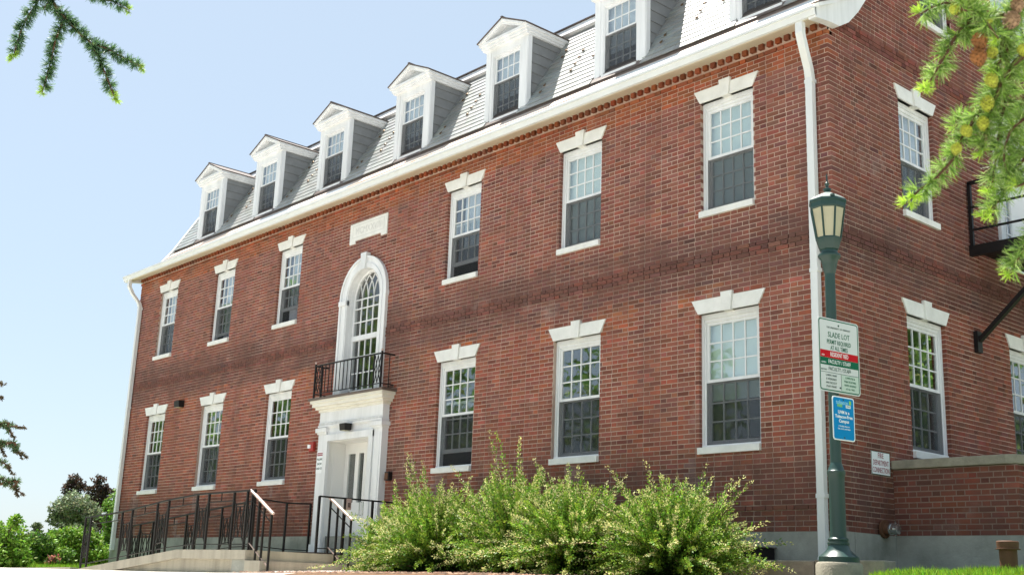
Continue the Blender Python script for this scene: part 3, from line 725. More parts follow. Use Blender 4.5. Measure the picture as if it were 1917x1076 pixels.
# dormers: local origin bottom centre of the front face
def dormer(single):
    mb = MB(); hw = .615
    # front corner boards, apron under the sash, head
    for s in (-1, 1):
        mb.box((s*hw if s < 0 else .40, 0, -.02), (-.40 if s < 0 else hw, .10, 1.60))
        mb.box((s*.60 if s < 0 else .47, -.014, .0), (-.47 if s < 0 else .60, .002, 1.52))
    mb.box((-.40, 0, 1.41), (.40, .10, 1.60)); mb.box((-.41, -.04, -.02), (.41, .10, .06))
    Dm = linkmesh('dormer', mb.mesh('dormer', 'trim'), B)
    # casing, sashes
    c = MB()
    c.box((-.40, .012, .06), (-.375, .10, 1.41)); c.box((.375, .012, .06), (.40, .10, 1.41)); c.box((-.375, .012, 1.38), (.375, .10, 1.41))
    linkmesh('casing', c.mesh('casing', 'trim'), Dm)
    sash_obj(Dm, -.375, .375, .82, 1.38, .035, 4, 2, 'trim', single, bot=.035, mw=.016)
    sash_obj(Dm, -.375, .375, .06, .85, .078, 4, 3, 'grey_paint', single, bot=.05, top=.03, mw=.016)
    linkmesh('insect_screen', MB().box((-.375, .028, .06), (.375, .030, .82)).mesh('insect_screen', 'screen'), Dm)
    linkmesh('roller_shade', MB().box((-.39, .14, .5), (.39, .145, 1.41)).mesh('roller_shade', 'curtain'), Dm)
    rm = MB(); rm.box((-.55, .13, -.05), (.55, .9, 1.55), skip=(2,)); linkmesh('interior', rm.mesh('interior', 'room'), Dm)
    # cheeks: lapped boards, each its own piece
    yb = lambda z: .80-.88+(z+.05)*(sdir.y/sdir.z)     # where the roof plane stands, measured from the face
    for s in (-1, 1):
        z = 0.0
        while z < 1.60:
            z1 = min(z+.205, 1.62); y0, y1 = .10, max(yb(z), .10)+.02; y2 = max(yb(z1), .1)+.02
            if y2 > .14:
                x0 = s*(hw-.012); x1 = s*(hw-.03)
                vs = [(x0, y0, z), (x0, y1, z), (x1, y2, z1), (x1, y0, z1), (s*(hw-.06), y0, z), (s*(hw-.06), y1, z), (s*(hw-.06), y2, z1), (s*(hw-.06), y0, z1)]
                q = MB(); q.add(vs, [(0, 1, 2, 3), (4, 7, 6, 5), (0, 4, 5, 1), (1, 5, 6, 2), (2, 6, 7, 3), (3, 7, 4, 0)])
                linkmesh('cheek_board', q.mesh('cheek_board', 'siding'), Dm)
            z = z1
    # cornice: horizontal front, returns along the eaves
    yr = 1.06
    co = MB()
    for z0, z1, e in ((1.56, 1.60, .03), (1.60, 1.66, .055), (1.66, 1.715, .09)):
        co.box((-hw-e, -e-.05, z0), (hw+e, .10, z1))
        for s in (-1, 1):
            ye = yb(z0)+.04; ye2 = yb(z1)+.04
            a, b = (s*(hw-.03), s*(hw+e)); a, b = min(a, b), max(a, b)
            vs = [(a, .1, z0), (b, .1, z0), (b, ye, z0), (a, ye, z0), (a, .1, z1), (b, .1, z1), (b, ye2, z1), (a, ye2, z1)]
            co.add(vs, [(0, 3, 2, 1), (4, 5, 6, 7), (0, 1, 5, 4), (1, 2, 6, 5), (2, 3, 7, 6), (3, 0, 4, 7)])
    linkmesh('cornice', co.mesh('cornice', 'trim'), Dm)
    # pediment with a recessed grey tympanum and raking mouldings
    pk = 2.04; ex = hw+.09
    ty = MB(); ty.prism([(-.60, 1.70), (.60, 1.70), (0, 2.0)], 1, -.02, .06); linkmesh('tympanum', ty.mesh('tympanum', 'grey_paint'), Dm)
    rk_ = MB()
    for s in (-1, 1):
        p = [(s*ex, 1.715), (s*(ex-.20), 1.715), (0, pk-.10), (0, pk)]
        rk_.prism(p, 1, -.145, -.015)
        p = [(s*ex, 1.715), (s*(ex-.10), 1.715), (0, pk-.05), (0, pk)]
        rk_.prism(p, 1, -.17, -.14)
    linkmesh('raking_moulding', rk_.mesh('raking_moulding', 'trim'), Dm)
    yk = yb(pk)+.06
    for s in (-1, 1):
        rf = MB(); ye = yb(1.72)+.06
        vs = [(s*(ex+.02), -.185, 1.715), (s*(ex+.02), ye, 1.715), (0, yk, pk+.01), (0, -.185, pk+.01)]
        vs += [(x, y, z+.022) for x, y, z in vs]
        rf.add(vs, [(0, 1, 2, 3), (4, 7, 6, 5), (0, 4, 5, 1), (1, 5, 6, 2), (2, 6, 7, 3), (3, 7, 4, 0)])
        linkmesh('dormer_roof', rf.mesh('dormer_roof', 'darkmetal'), Dm)
    rr = MB(); rr.bar((0, -.19, pk+.035), (0, yk, pk+.035), .05, .02)
    linkmesh('ridge_cap', rr.mesh('ridge_cap', 'darkmetal'), Dm)
    # flashing along the foot of the cheeks
    for s in (-1, 1):
        fl = MB(); fl.bar((s*(hw+.01), -.02, -.05), (s*(hw+.01), yb(1.5)-.02, 1.5), .05, .02)
        linkmesh('step_flashing', fl.mesh('step_flashing', 'siding'), Dm)
    return Dm
far = dormer(False); near = dormer(True); o = org(B)
for i, d in enumerate(DX):
    if i == 0: q = far
    elif i == 5: q = near
    else: q = copy_tree(near if i >= 5 else far, B)
    q.location = (d-o[0], .88-o[1], 8.45-o[2])

# downspouts
def downspout(x, xtop, foot):
    t = MB(); w, d = .105, .085
    path = [(xtop, -.40, 7.30), (xtop, -.40, 7.14), (xtop+(x-xtop)*.25, -.30, 6.96), (x-(x-xtop)*.15, -.12, 6.74), (x, -.075, 6.62)]
    def ring(p, ww=w/2, dd=d/2): return [(p[0]-ww, p[1]-dd, p[2]), (p[0]+ww, p[1]-dd, p[2]), (p[0]+ww, p[1]+dd, p[2]), (p[0]-ww, p[1]+dd, p[2])]
    pts = path+[(x, -.075, .30)]
    if foot: pts += [(x-.02, -.10, .17), (x-.12, -.42, .02)]
    vs = []; fs = []
    for p in pts: vs += ring(p)
    for i in range(len(pts)-1):
        for j in range(4): fs.append((i*4+j, i*4+(j+1) % 4, (i+1)*4+(j+1) % 4, (i+1)*4+j))
    fs += [(3, 2, 1, 0), tuple(range(len(vs)-4, len(vs)))]
    t.add(vs, fs); dsp = t.build('downspout', 'spout', B)
    for z in (6.55, 3.9, 1.0):
        t = MB(); t.box((x-w/2-.012, -.122, z), (x+w/2+.012, -.02, z+.05)); t.build('bracket', 'spout', dsp)
downspout(-.24, -.155, True)
downspout(-L+.20, -L+.12, False)

# ---------------------------------------------------------------- entrance surround
DS = MB(); F = -.15; floor = .215
for s in (-1, 1):
    a, b = (AX-1.08, AX-.80) if s < 0 else (AX+.80, AX+1.08)
    DS.box((a, F, floor), (b, .0, 2.62)); DS.box((a-.02, F-.03, floor), (b+.02, 0, floor+.22))
    DS.box((a-.02, F-.025, 2.56), (b+.02, 0, 2.60)); DS.box((a-.05, F-.055, 2.60), (b+.05, 0, 2.68))
    DS.box((a+.05, F-.010, floor+.30), (b-.05, F+.01, 2.48))
DS.box((AX-.80, F+.02, 2.42), (AX+.80, 0, 2.68))
for x0, x1 in ((AX-.83, AX-.70), (AX+.70, AX+.83)): DS.box((x0, F-.035, floor), (x1, F+.03, 2.52))
DS.box((AX-.83, F-.036, 2.41), (AX+.83, F+.03, 2.54))
DS.box((AX-1.07, F-.005, 2.68), (AX+1.07, 0, 3.02))
DS.box((AX-1.09, F-.03, 2.70), (AX+1.09, 0, 2.735))
surround = DS.build('door_surround', 'trim', B)
for i in range(46):
    x = AX-1.06+i*2.12/46
    if i % 1 == 0:
        if i == 0: dm = MB().box((-.0125, -.03, 0), (.0125, 0, .045)).mesh('dentil', 'trim')
        linkmesh('dentil', dm, surround, (x+.02-org(surround)[0], F-.005-org(surround)[1], 2.738))
ent = MB()
for z0, z1, e in ((3.00, 3.05, .03), (3.05, 3.10, .08), (3.10, 3.17, .13), (3.17, 3.225, .165)): ent.box((AX-1.07-e, F-e, z0), (AX+1.07+e, 0, z1))
ent.build('entablature_cornice', 'offwhite', surround)
sl = MB(); sl.box((AX-1.27, -.35, 3.225), (AX+1.27, 0, 3.27)); sl.build('balcony_slab', 'darkmetal', surround)
jb = MB()
jb.box((AX-.80, -.1, floor), (AX-.76, .32, 2.42)); jb.box((AX+.76, -.1, floor), (AX+.80, .32, 2.42)); jb.box((AX-.76, -.1, 2.40), (AX+.76, .32, 2.44))
for zz in ((.45, 1.1), (1.2, 2.25)):
    jb.box((AX-.762, .02, zz[0]), (AX-.752, .24, zz[1])); jb.box((AX+.752, .02, zz[0]), (AX+.762, .24, zz[1]))
jb.build('door_jamb', 'doorwhite', surround)
for s in (-1, 1):
    x0 = AX-.755 if s < 0 else AX+.003; x1 = x0+.752
    lf = MB(); y0 = .29; gs = [(x0+.13, x0+.37), (x0+.49, x0+.66)] if s < 0 else [(x0+.09, x0+.26), (x0+.38, x0+.62)]
    zb, zt = 1.25, 2.20
    lf.box((x0, y0, floor+.01), (x1, y0+.045, zb)); lf.box((x0, y0, zt), (x1, y0+.045, 2.395))
    cuts = [x0]+[v for g in gs for v in g]+[x1]
    for i in range(0, 6, 2): lf.box((cuts[i], y0, zb), (cuts[i+1], y0+.045, zt))
    door = lf.build('door', 'doorwhite', B)
    for g in gs: q = MB(); q.box((g[0], y0+.02, zb), (g[1], y0+.026, zt)); q.build('pane', 'glass', door)
    hd = MB(); hx = x1-.06 if s < 0 else x0+.06; hd.tube([(hx, y0-.0, 1.0), (hx, y0-.05, 1.0), (hx, y0-.05, 1.25), (hx, y0, 1.25)], .01); hd.build('handle', 'chrome', door)
rm = MB(); rm.box((AX-1.2, .36, .2), (AX+1.2, 3, 2.9), skip=(2,)); rm.build('interior', 'room', B)
tr = MB(); tr.box((AX-.77, .28, 2.395), (AX+.77, .34, 2.43)); tr.build('door_head', 'doorwhite', surround)
# side door at the fire escape
sd_ = MB(); sd_.box((-.02, 4.62, 4.95), (.06, 4.78, 7.08)); sd_.box((-.02, 6.42, 4.95), (.06, 6.58, 7.08)); sd_.box((-.02, 4.55, 7.05), (.10, 6.65, 7.22)); sd_.box((-.02, 4.5, 7.22), (.16, 6.7, 7.30))
sd_.prism([(4.45, 7.30), (6.75, 7.30), (5.6, 7.85)], 0, -.02, .15); ssr = sd_.build('side_door_surround', 'trim', B)
q = MB(); q.box((-.10, 5.25, 4.95), (-.06, 6.42, 7.05)); q.build('side_door', 'doorwhite', B)
q = MB()
for y in (4.80, 4.94, 5.08, 5.22): q.box((-.09, y-.012, 4.95), (-.06, y+.012, 7.05))
for z in np.arange(4.96, 7.1, .30): q.box((-.088, 4.78, z-.012), (-.062, 5.25, z+.012))
q.build('sidelight', 'trim', B); q = MB(); q.box((-.08, 4.78, 4.95), (-.075, 5.25, 7.05)); q.build('pane', 'glass', B)
q = MB(); q.box((-1.2, 4.6, 4.9), (-.13, 6.6, 7.2), skip=(3,)); q.build('interior', 'room', B)
# ---------------------------------------------------------------- balcony railing over the door
BR = empty('balcony_railing', (AX, -.3, 3.27), 0, 'small black iron balcony railing below the arched window, above the white entrance', 'railing')
def diamond(mb, p, q, z0, z1, w=.012):   # elongated lozenge panel between two posts
    p = Vector(p); q = Vector(q)
    a = lambda t, z: Vector((p.x+(q.x-p.x)*t, p.y+(q.y-p.y)*t, z))
    zm = (z0+z1)/2
    mb.bar(a(.5, z1), a(.9, zm), w); mb.bar(a(.9, zm), a(.5, z0), w); mb.bar(a(.5, z0), a(.1, zm), w); mb.bar(a(.1, zm), a(.5, z1), w)
    mb.bar(a(.05, z1), a(.4, zm), w); mb.bar(a(.4, zm), a(.05, z0), w); mb.bar(a(.95, z1), a(.6, zm), w); mb.bar(a(.6, zm), a(.95, z0), w)
zt = 3.93; xl, xr, yf = AX-1.14, AX+1.14, -.30
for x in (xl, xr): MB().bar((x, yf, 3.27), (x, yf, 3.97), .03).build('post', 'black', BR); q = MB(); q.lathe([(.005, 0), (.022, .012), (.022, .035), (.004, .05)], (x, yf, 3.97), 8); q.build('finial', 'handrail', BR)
for a, b in (((xl, yf), (xr, yf)), ((xl, yf), (xl, 0)), ((xr, yf), (xr, 0))):
    for z, w in ((zt, .026), (3.36, .016)): MB().bar((a[0], a[1], z), (b[0], b[1], z), w).build('rail', 'black', BR)
for x in (xl+.24, xr-.24): MB().bar((x, yf, 3.27), (x, yf, zt), .022).build('post', 'black', BR)
q = MB(); diamond(q, (xl+.02, yf, 0), (xl+.22, yf, 0), 3.38, 3.90); q.build('lattice_panel', 'black', BR)
q = MB(); diamond(q, (xr-.22, yf, 0), (xr-.02, yf, 0), 3.38, 3.90); q.build('lattice_panel', 'black', BR)
for i in range(1, 14):
    x = xl+.24+i*(2.28-.48)/14; MB().bar((x, yf, 3.36), (x, yf, zt), .013).build('baluster', 'black', BR)
for x in (xl, xr): MB().bar((x, -.12, 3.27), (x, -.12, zt), .013).build('baluster', 'black', BR)

# ---------------------------------------------------------------- ramp, landing, steps
RP = empty('concrete_ramp', (-12, -2.2, -.2), 0, 'long weathered concrete wheelchair ramp and landing in front of the white entrance', 'ramp')
ct = lambda x: float(np.interp(x, [-17, -15.6, -11.6, -9], [-.22, -.165, .205, .205]))
w = MB(); xs = [-15.9, -11.6, -9.17]
w.prism([(-15.9, -.6), (-9.19, -.6), (-9.19, .065), (-11.6, .065), (-15.0, -.24), (-15.9, -.27)], 1, -2.94, -2.80); w.build('ramp_wall', 'concrete', RP)
w = MB(); w.prism([(-16.3, -.40), (-15.0, -.26), (-11.6, .060), (-9.165, .060), (-9.165, .21), (-11.6, .21), (-15.6, -.155), (-16.3, -.215)], 1, -3.02, -2.72)
w.build('ramp_coping', 'concrete', RP)
w = MB(); w.prism([(-16.2, -.4), (-9.2, -.4), (-9.2, .19), (-11.7, .19), (-15.6, -.17), (-16.2, -.22)], 1, -2.72, -1.42); w.build('ramp_deck', 'concrete', RP)
w = MB(); w.prism([(-16.2, -.4), (-12, -.4), (-12, .25), (-12.6, .25), (-16.2, -.10)], 1, -1.40, -1.22); w.build('inner_kerb', 'concrete', RP)
w = MB(); w.box((-9.62, -2.995, -.6), (-9.172, -2.75, .058)); w.build('wall_pier', 'foundation', RP)
w = MB(); w.box((-12.0, -1.42, -.4), (-9.2, -.03, .205)); w.build('landing', 'concrete', RP)
w = MB(); w.box((-9.16, -3.02, -.4), (-8.68, -1.3, .045)); w.build('step', 'concrete', RP)
w = MB(); w.box((-9.185, -3.021, .05), (-9.16, -.05, .21)); w.build('landing_edge', 'concrete', RP)
ST_ = empty('concrete_kerb', (-16.9, -3, -.25), 0, 'low concrete kerb running left from the foot of the ramp', 'kerb')
q = MB(); q.prism([(-19.8, -.42), (-16.35, -.4), (-16.35, -.16), (-17.2, -.17), (-19.8, -.215)], 1, -3.0, -2.85); q.build('kerb_stone', 'concrete', ST_)
mt = MB(); mt.box((-11.5, -1.25, .207), (-9.9, -.6, .25)); mt.build('doormat', 'mat', None, label='dark rubber mat lying on the concrete landing in front of the entrance', cat='mat')

def lattice(par, p, q, z0p, z0q, hp):
    """panel of crossed bars between two posts"""
    p = Vector(p); q = Vector(q)
    def a(t, v):
        z0 = z0p+(z0q-z0p)*t
        return Vector((p.x+(q.x-p.x)*t, p.y+(q.y-p.y)*t, z0+hp*v))
    w = .018
    for s in ((.2, .24), (.8, .24)): MB().bar(a(s[0], .22), a(s[0], .74), w).build('lattice_bar', 'black', par)
    MB().bar(a(.2, .22), a(.8, .22), w).build('lattice_bar', 'black', par); MB().bar(a(.2, .74), a(.8, .74), w).build('lattice_bar', 'black', par)
    for s, e in (((.0, .88), (.2, .74)), ((1, .88), (.8, .74)), ((0, .10), (.2, .22)), ((1, .10), (.8, .22))): MB().bar(a(*s), a(*e), w).build('lattice_bar', 'black', par)
    for s, e in (((.2, .22), (.5, .74)), ((.8, .22), (.5, .74)), ((.2, .74), (.5, .22)), ((.8, .74), (.5, .22))): MB().bar(a(*s), a(*e), .015).build('lattice_bar', 'black', par)
def rail_run(par, pts, heights, mids=True):
    """pts: list of (x,y,zbase) of posts in order; rails follow the posts"""
    for (x, y, z), h in zip(pts, heights): MB().bar((x, y, z-.02), (x, y, z+h), .036).build('post', 'black', par)
    for i in range(len(pts)-1):
        (x, y, z), (x2, y2, z2) = pts[i], pts[i+1]; h, h2 = heights[i], heights[i+1]
        MB().bar((x, y, z+h), (x2, y2, z2+h2), .042, .026).build('rail', 'black', par)
        MB().bar((x, y, z+.10), (x2, y2, z2+.10), .016).build('rail', 'black', par)
        if math.dist((x, y), (x2, y2)) > .7:
            MB().bar((x, y, z+h-.15), (x2, y2, z2+h2-.15), .018).build('rail', 'black', par)
            m_ = Vector(((x+x2)/2, (y+y2)/2, (z+h+z2+h2)/2)); MB().bar(m_, m_-Vector((0, 0, .15)), .014).build('spacer', 'black', par)
        elif mids: lattice(par, (x, y, 0), (x2, y2, 0), z, z2, (h+h2)/2)
OR_ = empty('ramp_railing', (-12.7, -2.9, 0), 0, 'longer black iron railing with lattice panels along the outer edge of the ramp', 'railing')
px = [-16.04, -15.76, -14.27, -13.82, -12.75, -12.29, -11.19, -10.76, -9.87, -9.42, -9.18]
tz = [.843, .85, .925, .962, 1.06, 1.10, 1.165, 1.168, 1.17, 1.175, 1.175]
rail_run(OR_, [(x, -2.92, ct(x)) for x in px], [t-ct(x) for x, t in zip(px, tz)])
IR = empty('ramp_railing', (-15, -1.3, 0), 0, 'shorter black iron railing with lattice panels along the wall side of the ramp', 'railing')
px = [-17.4, -16.95, -16.32, -15.9, -14.77, -14.33, -13.28, -12.84, -12.02]
rail_run(IR, [(x, -1.31, float(np.interp(x, [-16.2, -12.6], [-.10, .25]))) for x in px], [float(np.interp(x, [-17.4, -12.02], [.78, 1.20]))-float(np.interp(x, [-16.2, -12.6], [-.10, .25])) for x in px])
CR = empty('landing_guard_rail', (-12.0, -.7, .2), 0, 'plain black guard rail closing the left end of the landing against the brick wall', 'railing')
rail_run(CR, [(-12.0, -1.20, .25), (-12.0, -.62, .22), (-12.0, -.08, .22)], [.98, .98, 1.0], False)
def stair_rail(y, label):
    r_ = empty('stair_handrail', (-8.9, y, 0), 0, label, 'handrail')
    P0, P1 = (-9.27, y, 1.17), (-8.52, y, .775)
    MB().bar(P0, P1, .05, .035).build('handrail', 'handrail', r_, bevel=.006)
    for x, zb in ((-9.22, .2), (-8.98, .05), (-8.80, .04), (-8.56, -.2)):
        z = float(np.interp(x, [-9.27, -8.52], [1.17, .775])); MB().bar((x, y, zb), (x, y, z), .030).build('post', 'black', r_)
    MB().bar((-9.22, y, 1.0), (-8.56, y, .64), .014).build('rail', 'black', r_)
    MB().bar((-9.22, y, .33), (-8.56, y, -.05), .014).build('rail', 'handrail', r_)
stair_rail(-2.94, 'handrail with a pale top bar on the ramp side of the entrance steps')
stair_rail(-1.42, 'handrail with a pale top bar on the shrub side of the entrance steps')
LG = empty('landing_guard_rail', (-9.2, -1, .2), 0, 'black guard rail on the landing between the pale handrail and the shrubs', 'railing')
rail_run(LG, [(-9.21, -1.66, .2), (-9.21, -1.13, .2), (-9.21, -.55, .2), (-9.21, -.06, .2)], [.97]*4, False)
KB = empty('door_opener_box', (-9.25, -1.1, .9), 0, 'small tan door opener box beside the landing rail next to the shrub', 'switch box')
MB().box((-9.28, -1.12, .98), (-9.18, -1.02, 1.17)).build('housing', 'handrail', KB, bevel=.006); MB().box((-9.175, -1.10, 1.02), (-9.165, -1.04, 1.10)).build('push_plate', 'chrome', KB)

# ---------------------------------------------------------------- things fixed to the walls
def wall_light(x, z, w, h, d, y, label):
    o = empty('wall_light', (x, y, z), 0, label, 'wall light')
    q = MB(); q.prism([(y, z+.02), (y, z+h), (y-d*.85, z+h*.97), (y-d, z+h*.88), (y-d*.88, z), (y-.02, z)], 0, x-w/2, x+w/2); q.build('housing', 'black', o, bevel=.008)
    q = MB(); q.box((x-w/2+.02, y-d+.02, z-.006), (x+w/2-.02, y-.03, z-.001)); q.build('lens', 'lampglass', o)
    return o
wall_light(-18.28, 3.68, .26, .17, .16, 0, 'small black floodlight high on the brick between the two leftmost ground floor windows')
wall_light(AX+.02, 2.56, .19, .14, .17, F-.03, 'dark box light mounted over the white double door')
FA = empty('fire_alarm', (-12.17, 0, 2.3), 0, 'red fire alarm horn with white strobe on the brick left of the entrance', 'fire alarm')
MB().box((-12.26, -.07, 2.27), (-12.10, -.004, 2.46)).build('housing', 'redmetal', FA, bevel=.01); MB().box((-12.27, -.095, 2.33), (-12.18, -.07, 2.40)).build('strobe', 'inkwhite', FA)
EB = empty('junction_box', (-9.5, 0, 1.6), 0, 'small dark red electrical box on the brick at right of the entrance above the shrubs', 'box')
MB().box((-9.56, -.09, 1.58), (-9.42, -.006, 1.74)).build('housing', 'black', EB, bevel=.01); MB().box((-9.54, -.1, 1.60), (-9.44, -.09, 1.72)).build('cover', 'rust', EB)
WS = empty('warning_sign', (-11.65, F, 1.9), 0, 'narrow white danger sign about falling snow and ice on the left pilaster of the entrance', 'sign')
MB().box((-11.775, F-.016, 1.80), (-11.545, F-.011, 2.22)).build('plate', 'inkwhite', WS)
MB().box((-11.76, F-.018, 2.14), (-11.56, F-.0165, 2.20)).build('red_band', 'inkred', WS)
text('DANGER', .045, 'inkwhite', WS, (-11.66, F-.0195, 2.17), RF)
for i, t in enumerate(('FALLING', 'SNOW', 'AND ICE')): text(t, .058, 'ink', WS, (-11.66, F-.018, 2.07-i*.09), RF, xs=.85, bold=.001)
FS = empty('fire_connection_sign', (0, .95, 1.5), 0, 'white sign with dark red letters on the brick side wall above the fire hose connection', 'sign')
MB().box((.008, .665, 1.35), (.014, 1.105, 1.65)).build('plate', 'inkwhite', FS, bevel=.002)
bb = MB()
for a, b, c, d in ((.665, 1.35, 1.105, 1.358), (.665, 1.642, 1.105, 1.65), (.665, 1.358, .673, 1.642), (1.097, 1.358, 1.105, 1.642)): bb.box((.0142, a, b), (.0158, c, d))
bb.build('border', 'ink', FS)
for i, t in enumerate(('FIRE', 'DEPARTMENT', 'CONNECTION')): text(t, .098, 'inkred', FS, (.0155, .885, 1.595-i*.093), RS, xs=.585 if i else .75, bold=.0)
HC = empty('fire_hose_connection', (.1, .86, .66), 0, 'chrome capped fire hose connection with red collar on the wall above the foundation', 'hydrant')
q = MB(); q.tube([(.03, .86, .67), (.06, .86, .67)], .115, 20); q.build('back_plate', 'rust', HC)
q = MB(); q.tube([(.05, .86, .67), (.13, .86, .67)], [.075, .07], 18); q.build('collar', 'rust', HC, smooth=True)
q = MB(); q.tube([(.13, .86, .67), (.15, .86, .67), (.152, .86, .67), (.24, .86, .67), (.25, .86, .67)], [.078, .078, .066, .066, .04], 18); q.build('cap', 'chrome', HC, smooth=True)
for a in (0, math.pi/2, math.pi, 1.5*math.pi): q = MB(); q.bar((.2, .86+math.cos(a)*.06, .67+math.sin(a)*.06), (.2, .86+math.cos(a)*.095, .67+math.sin(a)*.095), .02); q.build('lug', 'chrome', HC)

# ---------------------------------------------------------------- low brick wall of the side areaway
AWL = empty('low_brick_wall', (.8, 1.18, .3), 0, 'low brick parapet with a thick concrete coping projecting from the side wall', 'wall')
Yw = 1.18; XE = 1.66
MB().box((.008, Yw, .56), (XE-.0065, Yw+.28, 1.44)).build('wall_core', 'mortar_old', AWL)
MB().box((XE-.29, Yw+.281, .56), (XE-.006, 6.0, 1.44)).build('wall_core', 'mortar_old', AWL)
MB().box((.032, Yw-.03, -.2), (XE+.02, 6.0, .60)).build('base', 'foundation', AWL)
cp_ = MB(); cp_.prism([(.01, Yw-.05), (XE-.12, Yw-.05), (XE+.0, Yw+.0), (XE+.05, Yw+.12), (XE+.05, 6.0), (XE-.33, 6.0), (XE-.33, Yw+.33), (.01, Yw+.33)], 2, 1.445, 1.56); cp_.build('coping', 'coping', AWL, bevel=.012)
bmA = {}
def abr(w):
    k = round(w, 4)
    if k not in bmA: bmA[k] = MB().box((-w/2, -.006, 0), (w/2, .02, CZ-J)).mesh('brick', 'brick')
    return bmA[k]
o = org(AWL)
for k in range(12):
    z = .606+k*.0697
    for a, b, wh in rowfill(.012, XE, 0 if k % 2 else .157, []):
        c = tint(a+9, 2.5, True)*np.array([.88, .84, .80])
        linkmesh('brick', abr(b-a), AWL, ((a+b)/2-o[0], Yw-o[1], z-o[2]), (0, 0, 0), c)
    for a, b, wh in rowfill(Yw, 3.0, .05 if k % 2 else .2, []):
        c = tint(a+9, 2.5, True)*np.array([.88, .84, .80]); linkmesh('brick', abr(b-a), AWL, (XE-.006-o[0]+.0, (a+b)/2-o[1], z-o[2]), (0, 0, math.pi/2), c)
VP = empty('vent_pipe', (2.86, -1.72, 0), 0, 'squat rusty brown vent pipe with a flat cap standing in the grass at the right', 'vent pipe')
q = MB(); q.lathe([(.078, 0), (.082, .30), (.082, .31)], (2.86, -1.70, 0), 20); q.build('pipe', 'rust', VP, smooth=True)
q = MB(); q.lathe([(.112, 0), (.112, .008), (.098, .010), (.102, .07), (.096, .078), (.05, .082)], (2.86, -1.70, .31), 20); q.build('cap', 'rust', VP, smooth=True)
WC = empty('window_well', (-1.2, -.25, .3), 0, 'low black metal window well cover at the foundation behind the rightmost shrub', 'window well')
q = MB(); q.prism([(-1.62, -.40), (-1.0, -.40), (-.98, -.06), (-1.62, -.06)], 2, .24, .385); q.build('curb', 'black', WC); MB().box((-1.65, -.42, .386), (-.96, -.04, .398)).build('lid', 'darkmetal', WC)
LW = empty('concrete_edging', (-1, -.6, .1), 0, 'rough low concrete edging in front of the foundation beside the lamp', 'edging')
x = -6.4
while x < .3:
    x1 = x+.92; MB().box((x+.005, -.70, -.2), (x1-.005, -.45, .225+random.uniform(-.008, .008))).build('edging_block', 'coping', LW, bevel=.015); x = x1

# ---------------------------------------------------------------- fire escape
FE = empty('fire_escape', (1, 5.4, 4.9), 0, 'black steel fire escape platform with rails and a diagonal strut on the side wall', 'fire escape')
y0, y1, xe = 3.66, 7.2, 1.9
for y in (y0, y1):
    MB().box((.01, y-.04, 4.86), (xe, y+.04, 5.02)).build('beam', 'black', FE)
    for x in (.05, xe): MB().bar((x, y, 4.9), (x, y, 6.02), .05).build('post', 'black', FE)
    for z, w in ((6.02, .05), (5.63, .03), (5.27, .03)): MB().bar((.03, y, z), (xe, y, z), w).build('rail', 'black', FE)
    MB().bar((.06, y, 3.56), (1.55, y, 4.9), .085, .06).build('strut', 'black', FE)
    MB().box((.008, y-.07, 3.38), (.07, y+.07, 3.70)).build('strut_bracket', 'black', FE)
MB().box((xe-.05, y0+.041, 4.86), (xe, y1-.041, 5.02)).build('beam', 'black', FE)
for z, w in ((6.02, .05), (5.63, .03), (5.27, .03)): MB().bar((xe, y0, z), (xe, y1, z), w).build('rail', 'black', FE)
for i in range(30): MB().box((.02, y0+.05+i*.117, 4.97), (xe-.06, y0+.05+i*.117+.10, 4.995)).build('deck_slat', 'black', FE)

# ---------------------------------------------------------------- street lamp and its signs
LX, LY, LZ = 1.493, -2.422, .149
SLp = empty('street_lamp', (LX, LY, LZ), 0, 'dark green lamp post with an eight sided frosted lantern in front of the building corner', 'street lamp')
q = MB(); q.lathe([(.228, -.55), (.228, -.03), (.214, -.005), (.20, .0)], (LX, LY, LZ), 28); q.build('concrete_base', 'coping', SLp, smooth=True)
post = [(.196, 0), (.196, .05), (.185, .06), (.15, .085), (.115, .12), (.10, .165), (.106, .17), (.106, .19), (.095, .195), (.095, .205), (.101, .21), (.101, .225), (.082, .24), (.080, .27), (.079, .80), (.086, .85), (.091, .865), (.091, .89), (.080, .90), (.074, .925), (.060, .96), (.056, .975)]
q = MB(); q.lathe(post, (LX, LY, LZ), 28); q.build('pedestal', 'green', SLp, smooth=True)
q = MB(); q.lathe([(.056, .975), (.053, 2.93), (.055, 2.945), (.060, 2.955), (.075, 3.03), (.09, 3.09), (.112, 3.115), (.118, 3.13), (.112, 3.15), (.088, 3.165), (.085, 3.19)], (LX, LY, LZ), 24); q.build('shaft', 'green', SLp, smooth=True)
q = MB(); q.lathe([(.083, 3.185), (.101, 3.20), (.125, 3.27), (.136, 3.31), (.136, 3.325)], (LX, LY, LZ), 8, phase=.3); q.build('lantern_cup', 'green', SLp)
g0, g1 = 3.325, 3.644; r0, r1 = .126, .178
ph = .3
for j in range(8):
    t0, t1 = 2*math.pi*(j+ph)/8, 2*math.pi*(j+1+ph)/8
    P = lambda r, t, z: (LX+r*math.cos(t), LY+r*math.sin(t), LZ+z)
    q = MB(); q.add([P(r0, t0, g0), P(r0, t1, g0), P(r1, t1, g1), P(r1, t0, g1), P(r0-.006, t0, g0), P(r0-.006, t1, g0), P(r1-.006, t1, g1), P(r1-.006, t0, g1)], [(0, 1, 2, 3), (7, 6, 5, 4), (0, 3, 7, 4), (1, 5, 6, 2)])
    q.build('glass_panel', 'lampglass', SLp)
    MB().bar(P(r0+.004, t0, g0-.01), P(r1+.004, t0, g1+.01), .015).build('rib', 'green', SLp)
